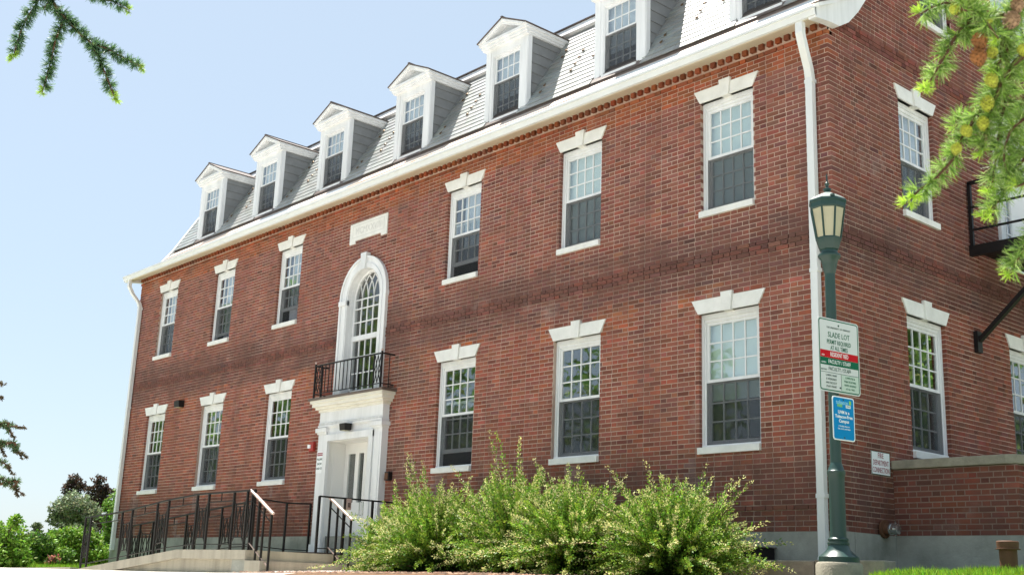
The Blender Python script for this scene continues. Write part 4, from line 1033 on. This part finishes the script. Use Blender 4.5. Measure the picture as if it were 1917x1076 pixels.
q = MB(); q.tube([(LX, LY, LZ+3.33), (LX, LY, LZ+3.42), (LX, LY, LZ+3.47), (LX, LY, LZ+3.54), (LX, LY, LZ+3.57)], [.03, .03, .05, .045, .01], 12); q.build('bulb', 'inkwhite', SLp, smooth=True)
q = MB(); q.lathe([(.182, 3.635), (.192, 3.65), (.194, 3.70), (.204, 3.71), (.204, 3.732), (.195, 3.74)], (LX, LY, LZ), 8, phase=ph); q.build('lantern_rim', 'green', SLp)
q = MB(); q.lathe([(.197, 3.74), (.15, 3.775), (.09, 3.81), (.04, 3.833), (.036, 3.836)], (LX, LY, LZ), 8, phase=ph); q.build('lantern_roof', 'lampcap', SLp)
q = MB(); q.lathe([(.036, 3.832), (.028, 3.85), (.042, 3.862), (.042, 3.878), (.018, 3.89), (.016, 3.915), (.024, 3.925), (.024, 3.94), (.009, 3.955), (.009, 4.02), (.003, 4.05)], (LX, LY, LZ), 12); q.build('finial', 'green', SLp, smooth=True)
q = MB(); q.lathe([(.022, 0), (.026, .012), (.022, .022)], (LX+.14, LY-.12, LZ+3.74), 8); q.build('photocell', 'green', SLp)
# signs face +X
def rrect(mb, y0, y1, z0, z1, r, xa, xb):
    pts = []
    for cy, cz, a in ((y1-r, z1-r, 0), (y0+r, z1-r, 90), (y0+r, z0+r, 180), (y1-r, z0+r, 270)):
        for i in range(5): t = R(a+i*22.5); pts.append((cy+r*math.cos(t), cz+r*math.sin(t)))
    mb.prism(pts, 0, xa, xb)
ang = R(-8.3)
def sign_root(name, z, label):
    o_ = empty(name, (LX+.075, LY, z), 0, label, 'sign'); ORG[o_.name] = Vector((0, 0, 0)); o_.rotation_euler = (0, 0, ang); return o_
PS = sign_root('parking_sign', LZ, 'white parking permit sign with red and green bands on the lamp post')
PS.location.z = 1.82; W_, H_ = .61, .762
q = MB(); rrect(q, -W_/2, W_/2, 0, H_, .035, 0, .004); q.build('plate', 'signwhite', PS)
q = MB(); rrect(q, -W_/2+.012, W_/2-.012, .012, H_-.012, .03, .0042, .0048); q.build('green_border', 'signgreen', PS)
q = MB(); rrect(q, -W_/2+.024, W_/2-.024, .024, H_-.024, .02, .005, .0056); q.build('panel', 'signwhite', PS)
MB().box((.0058, -.28, .350), (.0064, .28, .425)).build('red_band', 'signred', PS)
MB().box((.0058, -.28, .272), (.0064, .28, .349)).build('green_band', 'signgreen', PS)
MB().box((.0058, -.28, .196), (.0064, .28, .201)).build('rule_line', 'ink', PS); MB().box((.0058, .016, .03), (.0064, .021, .196)).build('rule_line', 'ink', PS)
MB().box((.0058, .024, .026), (.0062, .28, .194)).build('pale_panel', 'signpanel', PS)
for t, s, z, m_, y_, xs_ in (('THE UNIVERSITY OF VERMONT', .026, .665, 'ink', 0, .95), ('SLADE LOT', .078, .590, 'signgreen', 0, .80), ('PERMIT REQUIRED', .064, .515, 'signgreen', 0, .66), ('AT ALL TIMES', .062, .455, 'signgreen', 0, .66),
                     ('RESIDENT RED', .062, .387, 'inkwhite', .0, .64), ('FACULTY / STAFF', .056, .310, 'inkwhite', .0, .74), ('FACULTY / STAFF', .056, .237, 'ink', .0, .74),
                     ('RED', .022, .37, 'inkwhite', -.24, 1), ('GREEN', .022, .295, 'inkwhite', -.235, 1), ('BROWN', .022, .222, 'ink', -.235, 1),
                     ('5:30PM-7:30AM', .030, .168, 'ink', -.13, .8), ('& WEEKENDS', .030, .130, 'ink', -.13, .8), ('ANY FACULTY', .030, .092, 'ink', -.13, .8), ('STAFF PERMIT', .030, .054, 'ink', -.13, .8),
                     ('COMMUTER &', .030, .168, 'signgreen', .15, .75), ('PARK REGIONAL', .030, .130, 'signgreen', .15, .75), ('PERMITS REQUIRED', .028, .092, 'signgreen', .15, .7), ('AT ALL TIMES', .028, .054, 'signgreen', .15, .75)):
    text(t, s, m_, PS, (.0072, y_, z), RS, xs=xs_, bold=.0004 if s > .05 else .0)
for z in (.70, .055): q = MB(); q.tube([(.004, 0.0, z), (.010, 0.0, z)], .010, 8); q.build('bolt', 'ink', PS)
TS = sign_root('tobacco_free_sign', 1.2, 'small blue and white smoking rule sign under the parking sign on the lamp post')
TS.location.z = 1.345; TS.location.y += .045; W_, H_ = .325, .445
q = MB(); rrect(q, -W_/2, W_/2, 0, H_, .03, 0, .004); q.build('plate', 'inkwhite', TS)
q = MB(); rrect(q, -W_/2+.012, W_/2-.012, .012, H_-.012, .024, .0045, .0055); q.build('panel', 'signblue', TS)
for t, s, z, m_, y_, xs_ in (('tobacco', .058, .385, 'signcyan', -.02, .9), ('FREE', .036, .350, 'signlime', -.055, 1), ('UVM is a', .046, .285, 'inkwhite', 0, .95), ('Tobacco-Free', .046, .240, 'inkwhite', 0, .95), ('Campus', .046, .195, 'inkwhite', 0, .95),
                     ('a healthy place to', .022, .145, 'inkwhite', 0, 1), ('live, work and learn', .022, .118, 'inkwhite', 0, 1)):
    text(t, s, m_, TS, (.0062, y_, z), RS, xs=xs_, bold=.0014 if s > .03 else .0002)
q = MB(); q.box((.0058, .035, .335), (.0064, .105, .365)); q.build('emblem', 'inkwhite', TS); text('UVM', .024, 'signgreen', TS, (.0072, .07, .350), RS)
q = MB(); q.box((.0056, .085, .372), (.006, .115, .412)); q.build('emblem', 'signlime', TS)
for z in (.415, .03): q = MB(); q.tube([(.004, 0, z), (.010, 0, z)], .008, 8); q.build('bolt', 'ink', TS)

# ---------------------------------------------------------------- plants
def colors(n, base, v=.25, hv=.12):
    b = np.array(base)[None, :]*(1+v*rng.normal(size=(n, 1))*.7); b = b*(1+hv*rng.normal(size=(n, 3)))
    return np.clip(b, .004, .9)
def shrub(x, y, h, w, seed, label):
    r = np.random.default_rng(seed); z0 = float(hgt(x, y)); h *= 1.2; w *= .86
    o = empty('arching_shrub', (x, y, z0), 0, label, 'shrub', 'shrubs planted along the foundation')
    C = []; Dr = []; Ls = []; Ws = []; T = []; st = MB()
    ns = 430
    for i in range(ns):
        az = r.uniform(0, 2*np.pi); tilt = r.beta(1.7, 1.5)*1.4; long_ = r.random() < .055
        ln = h*(1.0+.07*r.normal())*(1.28 if long_ else .88)*(1-.06*tilt)
        if r.random() < .3: ln *= .7
        hd = np.array([np.cos(az), np.sin(az)*.75, 0]); base = np.array([x, y, z0])+np.array([hd[0]*.25*w, hd[1]*.25*w, 0.02])*r.random()
        up_ = np.cos(tilt); out = np.sin(tilt)
        t = np.linspace(0, 1, 16)[:, None]
        bend = r.uniform(.05, .6)*ln*(.35+tilt)*.5
        path = base+t*ln*(np.array([0, 0, 1])*up_+hd*out*w)+t**2*hd*bend-np.array([0, 0, 1])*(t**3)*bend*.75
        path[:, 2] = np.maximum(path[:, 2], z0+.03)
        if i % 3 == 0: st.tube([tuple(p) for p in path[::5]], [.007, .005, .004, .002], 4, cap=False)
        shade_ = r.uniform(.75, 1.2)
        def put(s, spread, ll, ww, c):
            nl = len(s); idx = s*15; i0 = np.clip(idx.astype(int), 0, 14); f = (idx-i0)[:, None]
            p = path[i0]*(1-f)+path[i0+1]*f; tg = unit(path[i0+1]-path[i0]); side = unit(np.cross(tg, r.normal(size=(nl, 3))))
            C.append(p+side*spread[:, None]*r.random((nl, 1))); Dr.append(side*.8+tg*(.7+.5*r.random((nl, 1)))+np.array([0, 0, .12]))
            Ls.append(ll*(.7+.6*r.random(nl))); Ws.append(ww*(.7+.6*r.random(nl))); T.append(c*shade_)
        # leafy side sprays on the body of the shoot
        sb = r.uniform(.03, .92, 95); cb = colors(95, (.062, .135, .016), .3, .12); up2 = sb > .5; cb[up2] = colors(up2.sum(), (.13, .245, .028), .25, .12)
        cb[sb < .3] = colors((sb < .3).sum(), (.04, .08, .015), .3, .1)  # lit tops and shade inside the shrub put into the leaf colours
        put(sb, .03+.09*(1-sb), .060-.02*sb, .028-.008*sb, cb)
        # dense short leaves that make the tip read as a rope, cream at the end on many
        sr = r.uniform(.55, 1, 75); cr = colors(75, (.30, .44, .05), .22, .1); pale = (sr > (.62 if long_ else .74)) & (r.random() < (.97 if long_ else .5))
        cr[pale] = colors(pale.sum(), (.60, .60, .25), .14, .05)
        put(sr, .020+.02*(1-sr), .034-.010*sr, .019-.004*sr, cr)
    V = leaf_quads(np.concatenate(C), np.concatenate(Dr), np.concatenate(Ls), np.concatenate(Ws))
    st.build('stems', 'twig', o); quads_mesh('foliage', V, np.concatenate(T), 'leaf', o)
shrub(-7.05, -1.45, 1.08, .74, 1, 'leftmost arching shrub, next to the steps and the white entrance')
shrub(-5.65, -1.85, 1.22, .92, 2, 'second arching shrub from the steps, below the ground floor window with the raised sash')
shrub(-4.15, -1.60, 1.36, .88, 3, 'tallest arching shrub, in the middle of the row below the brick between two windows')
shrub(-2.75, -1.90, 1.16, .90, 4, 'second shrub from the right, bushy and lime green with cream tips')
shrub(-1.25, -1.70, 1.08, 1.0, 5, 'rightmost arching shrub, nearest the lamp post, with a tall upright spray')

def crown(o, blobs, nleaf, size, cols, name='crown', flat=.8):
    """blobs (x,y,z,r); leaves in clumps through the volume"""
    bl = np.array(blobs); wt = bl[:, 3]**2; wt /= wt.sum(); k = rng.choice(len(bl), size=nleaf//14, p=wt)
    dirs = unit(rng.normal(size=(len(k), 3))); rad = rng.random(len(k))**.38
    cc = bl[k, :3]+dirs*rad[:, None]*bl[k, 3:4]*np.array([1, 1, flat])
    C = np.repeat(cc, 14, axis=0)+rng.normal(size=(len(k)*14, 3))*bl[k, 3].repeat(14)[:, None]*.10
    D = rng.normal(size=C.shape)+np.array([0, 0, -.2]); n = len(C)
    ci = rng.choice(len(cols), size=len(k)); base = np.array(cols)[ci].repeat(14, axis=0)
    T = np.clip(base*(1+.25*rng.normal(size=(n, 1)))*(1+.1*rng.normal(size=(n, 3))), .004, .8)
    quads_mesh(name, leaf_quads(C, D, size*(.7+.6*rng.random(n)), size*.62), T, 'leaf', o)
def rayp(px, py, d):
    return CAM+(FW+RT*((px-958.5)/FPX)+UP*((538-py)/FPX))*d
def tree(name, base, blobs, nleaf, size, cols, label, cat='tree', group=None, tr=.12, limbs=6):
    o = empty(name, base, 0, label, cat, group); b = Vector(base)
    cz = sum(q[2] for q in blobs)/len(blobs); cx = sum(q[0] for q in blobs)/len(blobs); cy = sum(q[1] for q in blobs)/len(blobs)
    t = MB(); fork = Vector((cx, cy, b.z+(cz-b.z)*.55))
    t.tube([b-Vector((0, 0, .3)), b.lerp(fork, .5), fork], [tr*1.2, tr*.9, tr*.7], 8)
    for q in blobs[:limbs]:
        e = Vector(q[:3]); t.tube([fork-Vector((0, 0, .1)), fork.lerp(e, .5)+Vector((0, 0, .1)), e], [tr*.5, tr*.3, tr*.1], 6)
    t.build('trunk', 'bark', o); crown(o, blobs, nleaf, size, cols); return o
def blob_px(lst, d):
    out = []
    for px_, py_, rp in lst:
        p = rayp(px_, py_, d+random.uniform(-.5, .5)*rp*d/FPX*1.2); out.append((p.x, p.y, p.z, rp*d/FPX))
    return out
G1 = [(.16, .30, .03), (.11, .22, .025), (.21, .36, .045)]; G2 = [(.07, .15, .03), (.10, .19, .04)]
def bush_px(lst, d, n, size, cols, label, cat='bush', group=None):
    bl = blob_px(lst, d); cx = sum(b[0] for b in bl)/len(bl); cy = sum(b[1] for b in bl)/len(bl); z = float(hgt(cx, cy))
    tree('green_bush', (cx, cy, z), bl, n, size, cols, label, cat, group, tr=.05)
grp = 'bushes beyond the ramp'
bush_px([(-30, 985, 32), (10, 1010, 42), (-20, 1045, 40), (30, 1050, 30), (28, 975, 13)], 27, 9000, .085, G1, 'bright green bush at the left edge of the picture with one shoot standing up', group=grp)
bush_px([(75, 1020, 28), (62, 1048, 30), (110, 1045, 28)], 30, 7000, .09, G1+G2, 'low green bush in front of the distant trees, left of the railing', group=grp)
bush_px([(130, 1015, 34), (100, 1010, 22), (165, 1010, 26), (150, 1048, 30), (190, 1045, 30), (90, 1055, 20)], 33, 10000, .095, G1, 'lime green bush behind the lower end of the ramp railing', group=grp)
bush_px([(203, 945, 16), (212, 975, 22), (222, 930, 18), (208, 1010, 26), (240, 1000, 40), (250, 950, 40)], 38, 9000, .10, [(.13, .25, .035), (.17, .30, .05)], 'tall green bush showing beside the white downspout at the left corner', group=grp)
bush_px([(70, 985, 9), (62, 1005, 14), (100, 1000, 12), (140, 992, 14), (115, 985, 6)], 44, 4000, .09, [(.16, .20, .10), (.20, .24, .13)], 'thin greyish bush rising behind the low green ones', group=grp)
bl = blob_px([(140, 945, 30), (118, 955, 24), (162, 960, 28), (130, 975, 26), (105, 972, 15), (160, 985, 22)], 75); b0 = rayp(140, 1050, 75)
tree('silver_green_tree', (b0.x, b0.y, -.4), bl, 9000, .17, [(.23, .27, .15), (.17, .21, .10), (.28, .32, .20)], 'rounded pale silvery green tree in the distance left of the building', tr=.14)
bl = blob_px([(138, 900, 15), (132, 915, 17), (150, 912, 13), (184, 897, 13), (182, 918, 20), (200, 920, 16), (180, 940, 24), (205, 945, 16), (172, 965, 22), (186, 985, 18)], 95); b0 = rayp(172, 1050, 95)
tree('copper_leaved_tree', (b0.x, b0.y, -.5), bl, 9000, .19, [(.07, .035, .03), (.05, .04, .03), (.12, .06, .035), (.06, .05, .03)], 'dark reddish brown tree behind the silvery one, left of the building', tr=.2)
fl = empty('flowering_bush', tuple(rayp(98, 1058, 28)), 0, 'small bush with faded pink blossoms at the foot of the ramp railing', 'bush')
bl = blob_px([(98, 1047, 9), (108, 1045, 8), (90, 1052, 8)], 28); crown(fl, bl, 500, .06, [(.45, .16, .13), (.5, .22, .18), (.15, .25, .05)], 'blossoms')
q = MB(); q.tube([fl.location, fl.location+Vector((0, 0, .15))], .01, 5); q.build('stem', 'twig', fl)
# trees across the road and behind the house: what the windows mirror
mt_cols = [(.21, .35, .08), (.28, .42, .11), (.15, .26, .06)]
def big_tree(x, y, h, r, o=None):
    z = float(hgt(x, y)); bl = [(x+random.uniform(-.5, .5)*r, y+random.uniform(-.5, .5)*r, z+h*random.uniform(.35, .85), r*random.uniform(.4, .62)) for _ in range(9)]+[(x, y, z+h-r*.5, r*.5)]
    tree('broadleaf_tree', (x, y, z), bl, 5200, .38, mt_cols, 'large leafy green tree across the road, seen only as a reflection in the window glass', 'tree', 'trees mirrored in the windows', tr=.28)
for x, y, h, r in ((-26, -27, 12, 5), (-36, -21, 16, 5.5), (-44, -17, 17, 5.5), (-50, -27, 19, 6), (-34, -36, 15, 6), (-18, -32, 11, 5), (-56, -26, 15, 6), (-9, -30, 10, 4.5), (-66, -20, 15, 6), (16, 30, 13, 5.5), (25, 26, 12, 5), (9, 36, 13, 5), (20, 14, 9, 3.5)):
    big_tree(x, y, h, r)
# far wood closing the horizon
wd = MB(); C = []; n = 26000
th = rng.uniform(0, 2*np.pi, n); rr = rng.uniform(170, 230, n); hh = 6+2.5*np.sin(th*9)+1.5*np.sin(th*23+1)
zz = rng.random(n)**.8*hh*rng.uniform(.75, 1.05, n)-.6
C = np.stack([rr*np.cos(th), rr*np.sin(th), zz], 1)
# keep the far wood below the near bushes where the photograph shows open sky
V = leaf_quads(C, rng.normal(size=(n, 3)), 3.2*(.6+.8*rng.random(n)), 2.4)
keep = ~((C[:, 0] < -120) & (np.abs(C[:, 1]-20) < 110)) | (zz < .6)
quads_mesh('distant_wood', V[keep], colors(int(keep.sum()), (.09, .15, .05), .25, .1), 'leaf', None, kind='stuff', label='far belt of woodland along the horizon')

# larch whose branches hang into the top corners
LT = empty('larch_tree', (11.2, -14.2, -1.9), 0, 'larch tree whose needled branches with cones hang into the upper corners of the view', 'tree')
t = MB(); t.tube([(11.2, -14.2, -2.2), (11.15, -14.1, 1), (11.1, -14.1, 4), (11.1, -14.1, 9)], [.28, .24, .2, .08], 12); t.build('trunk', 'bark', LT, smooth=True)
def spline(pts, n):
    P = [Vector(p) for p in pts]; P = [P[0]*2-P[1]]+P+[P[-1]*2-P[-2]]; out = []
    for i in range(1, len(P)-2):
        for k in range(n):
            t = k/n; a, b, c, d = P[i-1:i+3]
            out.append(.5*((2*b)+(c-a)*t+(2*a-5*b+4*c-d)*t*t+(3*b-a-3*c+d)*t**3))
    out.append(P[-2]); return out
def larch_twig(pts, nl, spacing, cols, tipcol, rad=(.0035, .0012), per=22, wid=.0013, par=LT, mt='needle', spread=1.0, tipn=.08):
    path = spline(pts, 10); t = MB(); k = len(path); t.tube(path, list(np.linspace(rad[0], rad[1], k)), 6); t.build('twig', 'twig', par)
    arr = np.array([tuple(p) for p in path]); seg = np.linalg.norm(np.diff(arr, axis=0), axis=1); cum = np.concatenate([[0], np.cumsum(seg)]); tot = cum[-1]
    ss = np.arange(spacing, tot, spacing); ss = ss+rng.normal(size=len(ss))*spacing*.3; ss = np.clip(ss, 0, tot)
    pc = np.stack([np.interp(ss, cum, arr[:, i]) for i in range(3)], 1); tg = unit(np.stack([np.interp(np.clip(ss+.01, 0, tot), cum, arr[:, i])-np.interp(np.clip(ss-.01, 0, tot), cum, arr[:, i]) for i in range(3)], 1))
    m_ = len(ss); a = unit(np.cross(tg, rng.normal(size=(m_, 3)))); sp0 = pc+a*.004
    P = np.repeat(sp0, per, 0); ax = np.repeat(a*.9+tg*.35, per, 0); D = unit(ax+rng.normal(size=P.shape)*.55*spread); n = len(P)
    s = np.repeat(ss/tot, per); Ln = nl*(.7+.5*rng.random(n))*(1-.35*(s > 1-tipn)); W = np.full(n, wid)
    r_ = unit(np.cross(D, rng.normal(size=P.shape)))*W[:, None]
    V = np.stack([P-r_, P+r_, P+D*Ln[:, None]+r_*.35, P+D*Ln[:, None]-r_*.35], 1)
    base = np.array(cols)[rng.integers(0, len(cols), n)]; base = np.where((s > 1-tipn)[:, None], np.array(tipcol), base)
    quads_mesh('needles', V, np.clip(base*(1+.2*rng.normal(size=(n, 1))), .01, .9), mt, par)
DKN = [(.07, .15, .075), (.09, .19, .08), (.05, .11, .06), (.13, .24, .08)]; TIP = (.30, .46, .06)
def P_(d, *pp): return [tuple(rayp(x, y, d+(q if len(pp[0]) > 2 else 0))) for x, y, *qq in pp for q in [qq[0] if qq else 0]]
lim = MB(); ends = P_(3.6, (95, -60)); lim.tube(spline([(11.1, -14.1, 3.0), (9.6, -13.6, 3.4), (7.0, -12.6, 3.0), ends[0]], 8), list(np.linspace(.06, .010, 25)), 8); lim.build('limb', 'bark', LT)
larch_twig(P_(3.6, (92, -60), (75, -5), (50, 35), (33, 75), (24, 113)), .024, .0038, DKN, TIP)
larch_twig(P_(3.6, (92, -60), (98, 0), (118, 28), (145, 58), (170, 82), (185, 110), (200, 145), (217, 190)), .025, .0038, DKN, TIP, (.006, .0015))
larch_twig(P_(3.6, (120, 32), (112, 55), (103, 80), (95, 115), (87, 145), (79, 175)), .025, .0038, DKN, TIP)
larch_twig(P_(3.6, (170, 82), (195, 90), (225, 105), (250, 118), (270, 128)), .023, .0038, DKN, TIP)
larch_twig(P_(3.6, (130, -60), (165, -15), (190, -2), (215, 5), (243, 21)), .022, .0038, DKN, TIP)
larch_twig(P_(3.6, (98, 0), (90, 5), (82, 18)), .022, .0038, DKN, DKN[0], tipn=0)
# right hand branches, nearer, sunlit and dense
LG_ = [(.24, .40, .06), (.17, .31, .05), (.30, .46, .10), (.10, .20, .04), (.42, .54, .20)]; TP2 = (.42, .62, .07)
lim = MB(); e1 = P_(2.1, (1960, -60)); lim.tube(spline([(11.1, -14.1, 2.2), (9.6, -12.9, 2.0), (8.0, -11.6, 1.6), e1[0]], 8), list(np.linspace(.05, .010, 25)), 8); lim.build('limb', 'bark', LT)
nb = dict(nl=.027, spacing=.0050, cols=LG_, tipcol=TP2, per=26, wid=.0009)
def tw(d, pts, **k):
    kk = dict(nb); kk.update(k); larch_twig(P_(d, *pts), kk.pop('nl'), kk.pop('spacing'), kk.pop('cols'), kk.pop('tipcol'), **kk)
tw(2.1, [(1960, -60), (1900, 20), (1850, 30), (1815, 40), (1785, 75), (1765, 110), (1745, 145), (1728, 172)], rad=(.006, .0015))
tw(2.12, [(1830, 0), (1800, 5), (1760, 8), (1720, 28)])
tw(2.05, [(1815, -30), (1800, 15), (1830, 22), (1860, 60), (1870, 75)])
tw(2.1, [(1960, -20), (1900, 25), (1880, 60), (1872, 110), (1862, 150)], rad=(.005, .002))
tw(2.1, [(1960, 80), (1915, 105), (1880, 140), (1855, 175), (1830, 215), (1800, 262), (1790, 290), (1750, 335), (1722, 355), (1695, 384)], rad=(.006, .0015))
tw(2.08, [(1880, 140), (1862, 190), (1845, 240), (1840, 290)])
tw(2.1, [(1880, 60), (1885, 110), (1888, 160), (1875, 220), (1866, 280), (1860, 330), (1852, 370)], rad=(.005, .0015))
tw(2.05, [(1960, 250), (1925, 290), (1900, 320), (1880, 360), (1862, 385), (1842, 408)])
tw(2.05, [(1960, 200), (1915, 225), (1890, 250), (1880, 300), (1900, 345)])
tw(2.0, [(1970, 400), (1930, 450), (1905, 485), (1888, 520)])
tw(2.12, [(1960, 130), (1925, 170), (1905, 220), (1905, 270)])
tw(2.0, [(1970, 330), (1940, 330), (1915, 345), (1900, 350)])
tw(2.15, [(1960, 20), (1930, 60), (1912, 100), (1920, 150)])
tw(2.1, [(1850, 35), (1835, 45), (1812, 52), (1800, 70)])
tw(2.15, [(1830, 215), (1815, 235), (1800, 225), (1788, 240)])
def cone(px_, py_, d, r, col, h=1.25):
    p = rayp(px_, py_, d); m_ = MB(); rr_ = r*.72*d/FPX; rot = Matrix.Rotation(random.uniform(-.5, .5), 3, 'X')@Matrix.Rotation(random.uniform(-.5, .5), 3, 'Y')
    for k in range(9):         # rings of overlapping scales
        v = k/8; rad = rr_*math.sin(math.pi*(.10+.82*v))**.7; z = (v-.5)*2*rr_*h*.8
        n = 7
        for j in range(n):
            a = 2*math.pi*(j+.5*(k % 2))/n; w_ = rad*.36
            c_ = Vector((math.cos(a), math.sin(a), 0)); s_ = Vector((-math.sin(a), math.cos(a), 0))
            pts = [c_*rad*.75+Vector((0, 0, z-rr_*.15))-s_*w_*.7, c_*rad*.75+Vector((0, 0, z-rr_*.15))+s_*w_*.7, c_*rad*1.0+Vector((0, 0, z+rr_*.20))+s_*w_, c_*rad*1.06+Vector((0, 0, z+rr_*.32)), c_*rad*1.0+Vector((0, 0, z+rr_*.20))-s_*w_]
            cc = np.array(col)*random.uniform(.75, 1.2); m_.add([p+rot@q_ for q_ in pts], [(0, 1, 2, 3, 4)], tuple(cc))
    m_.lathe([(.1*rr_, -rr_*h*.8), (rr_*.62, -rr_*.4), (rr_*.66, .2*rr_), (rr_*.2, rr_*h*.65)], tuple(p), 10, tuple(np.array(col)*.3))
    m_.build('larch_cone', 'cone', LT)
YG = (.42, .48, .05); BRN = (.30, .12, .035); TAN = (.34, .22, .13)
for px_, py_, r, c in ((1790, 18, 16, YG), (1848, 38, 14, YG), (1858, 100, 15, YG), (1835, 78, 20, BRN), (1832, 108, 21, BRN), (1892, 40, 22, TAN), (1905, 10, 18, TAN), (1857, 152, 17, YG), (1848, 195, 18, YG), (1840, 232, 16, YG), (1810, 246, 15, YG), (1790, 280, 14, YG), (1915, 95, 14, YG)):
    cone(px_, py_, 2.06, r, c)
# spruce at the left edge
SPT = empty('spruce_tree', tuple(rayp(-190, 1150, 13)), 0, 'dark conifer just outside the left edge, its sparse branch tips reaching into the sky', 'tree')
SPT.location.z = float(hgt(SPT.location.x, SPT.location.y)); ORG[SPT.name] = Vector(SPT.location)
t = MB(); b0 = Vector(SPT.location); t.tube([b0-Vector((0, 0, .3)), b0+Vector((0, 0, 3)), b0+Vector((0, 0, 7))], [.16, .11, .03], 10); t.build('trunk', 'bark', SPT)
SPC = [(.07, .15, .07), (.10, .20, .08), (.13, .19, .09), (.17, .15, .09)]
def sp(pts, **k): larch_twig([(b0.x, b0.y, P_(13, pts[0])[0][2]-.3)]+P_(13, *pts), .05, .014, SPC, (.14, .12, .07), rad=(.02, .004), per=14, wid=.006, par=SPT, spread=.9)
for pts in ([(-80, 700), (-30, 715), (0, 718), (9, 721)], [(-80, 735), (-30, 742), (0, 744), (8, 747)], [(-80, 790), (-10, 793), (20, 797), (48, 799)], [(0, 793), (14, 803), (22, 812), (28, 822)],
            [(-80, 815), (-10, 825), (20, 833), (50, 858)], [(10, 830), (28, 842), (38, 852), (40, 858)], [(-60, 830), (-5, 836), (6, 846), (12, 852)], [(-80, 850), (-10, 862), (10, 868), (26, 888)], [(-80, 870), (-10, 893), (15, 902), (45, 927)], [(15, 902), (28, 910), (32, 922), (36, 928)]):
    sp(pts)

# ---------------------------------------------------------------- grass, gravel, litter
def grass(x0, x1, y0, y1, n, h=.075):
    x = rng.uniform(x0, x1, n); y = rng.uniform(y0, y1, n); z = hgt(x, y)
    P = np.stack([x, y, z], 1); D = unit(np.stack([rng.normal(size=n)*.28, rng.normal(size=n)*.28, np.ones(n)], 1)); Ln = h*(.5+.8*rng.random(n))*(1+.35*np.sin(x*5.1)*np.sin(y*4.3+x)); w_ = unit(np.cross(D, rng.normal(size=(n, 3))))*.0035
    tip = P+D*Ln[:, None]+rng.normal(size=(n, 3))*.012; mid = P+D*Ln[:, None]*.55
    V = np.stack([P-w_, P+w_, tip, mid-w_*.8], 1)
    return V, colors(n, (.24, .42, .03), .28, .12)
V1, T1 = grass(1.45, 7.0, -4.3, -.1, 70000); V2, T2 = grass(7, 14, -6, -.5, 9000, .09)
lamp = (V1[:, 0, 0] > 1.45+(-1.75-V1[:, 0, 1])*.62+.06*np.sin(V1[:, 0, 1]*9)) & ((V1[:, 0, 0]-LX)**2+(V1[:, 0, 1]-LY)**2 > .26**2) & ((V1[:, 0, 1] < -.5) | (V1[:, 0, 0] > 1.8))
quads_mesh('lawn_grass', np.concatenate([V1[lamp], V2]), np.concatenate([T1[lamp], T2]), 'leaf', None, kind='stuff', label='sunlit lawn grass in front of the side wall')
V3, T3 = grass(-30, -17, -2.7, -.5, 16000, .10)
quads_mesh('verge_grass', V3, T3, 'leaf', None, kind='stuff', label='strip of grass beyond the ramp')
def gravel(name, x0, x1, y0, y1, n, r0, cols, label):
    g = MB()
    for i in range(n):
        x, y = random.uniform(x0, x1), random.uniform(y0, y1); z = float(hgt(x, y)); r = r0*random.uniform(.5, 1.5); c = random.choice(cols)
        vs = [(x+r*math.cos(a)*random.uniform(.7, 1.2), y+r*math.sin(a)*random.uniform(.7, 1.2), z+.012) for a in (0, 1.26, 2.5, 3.77, 5.0)]+[(x, y, z+r*.9)]
        g.add(vs, [(0, 1, 5), (1, 2, 5), (2, 3, 5), (3, 4, 5), (4, 0, 5)], tuple(np.array(c)*random.uniform(.8, 1.2)))
    g.build(name, 'pebble', None, kind='stuff', label=label)
gravel('pale_gravel', -8.6, -7.6, -3.0, -.3, 1500, .035, [(.55, .5, .46), (.6, .48, .42), (.42, .38, .34)], 'pale rubble beside the steps')
gravel('bark_mulch', -8.4, .7, -3.7, -.8, 5000, .028, [(.20, .10, .06), (.12, .07, .045), (.30, .19, .12)], 'bark mulch on the planting bed')
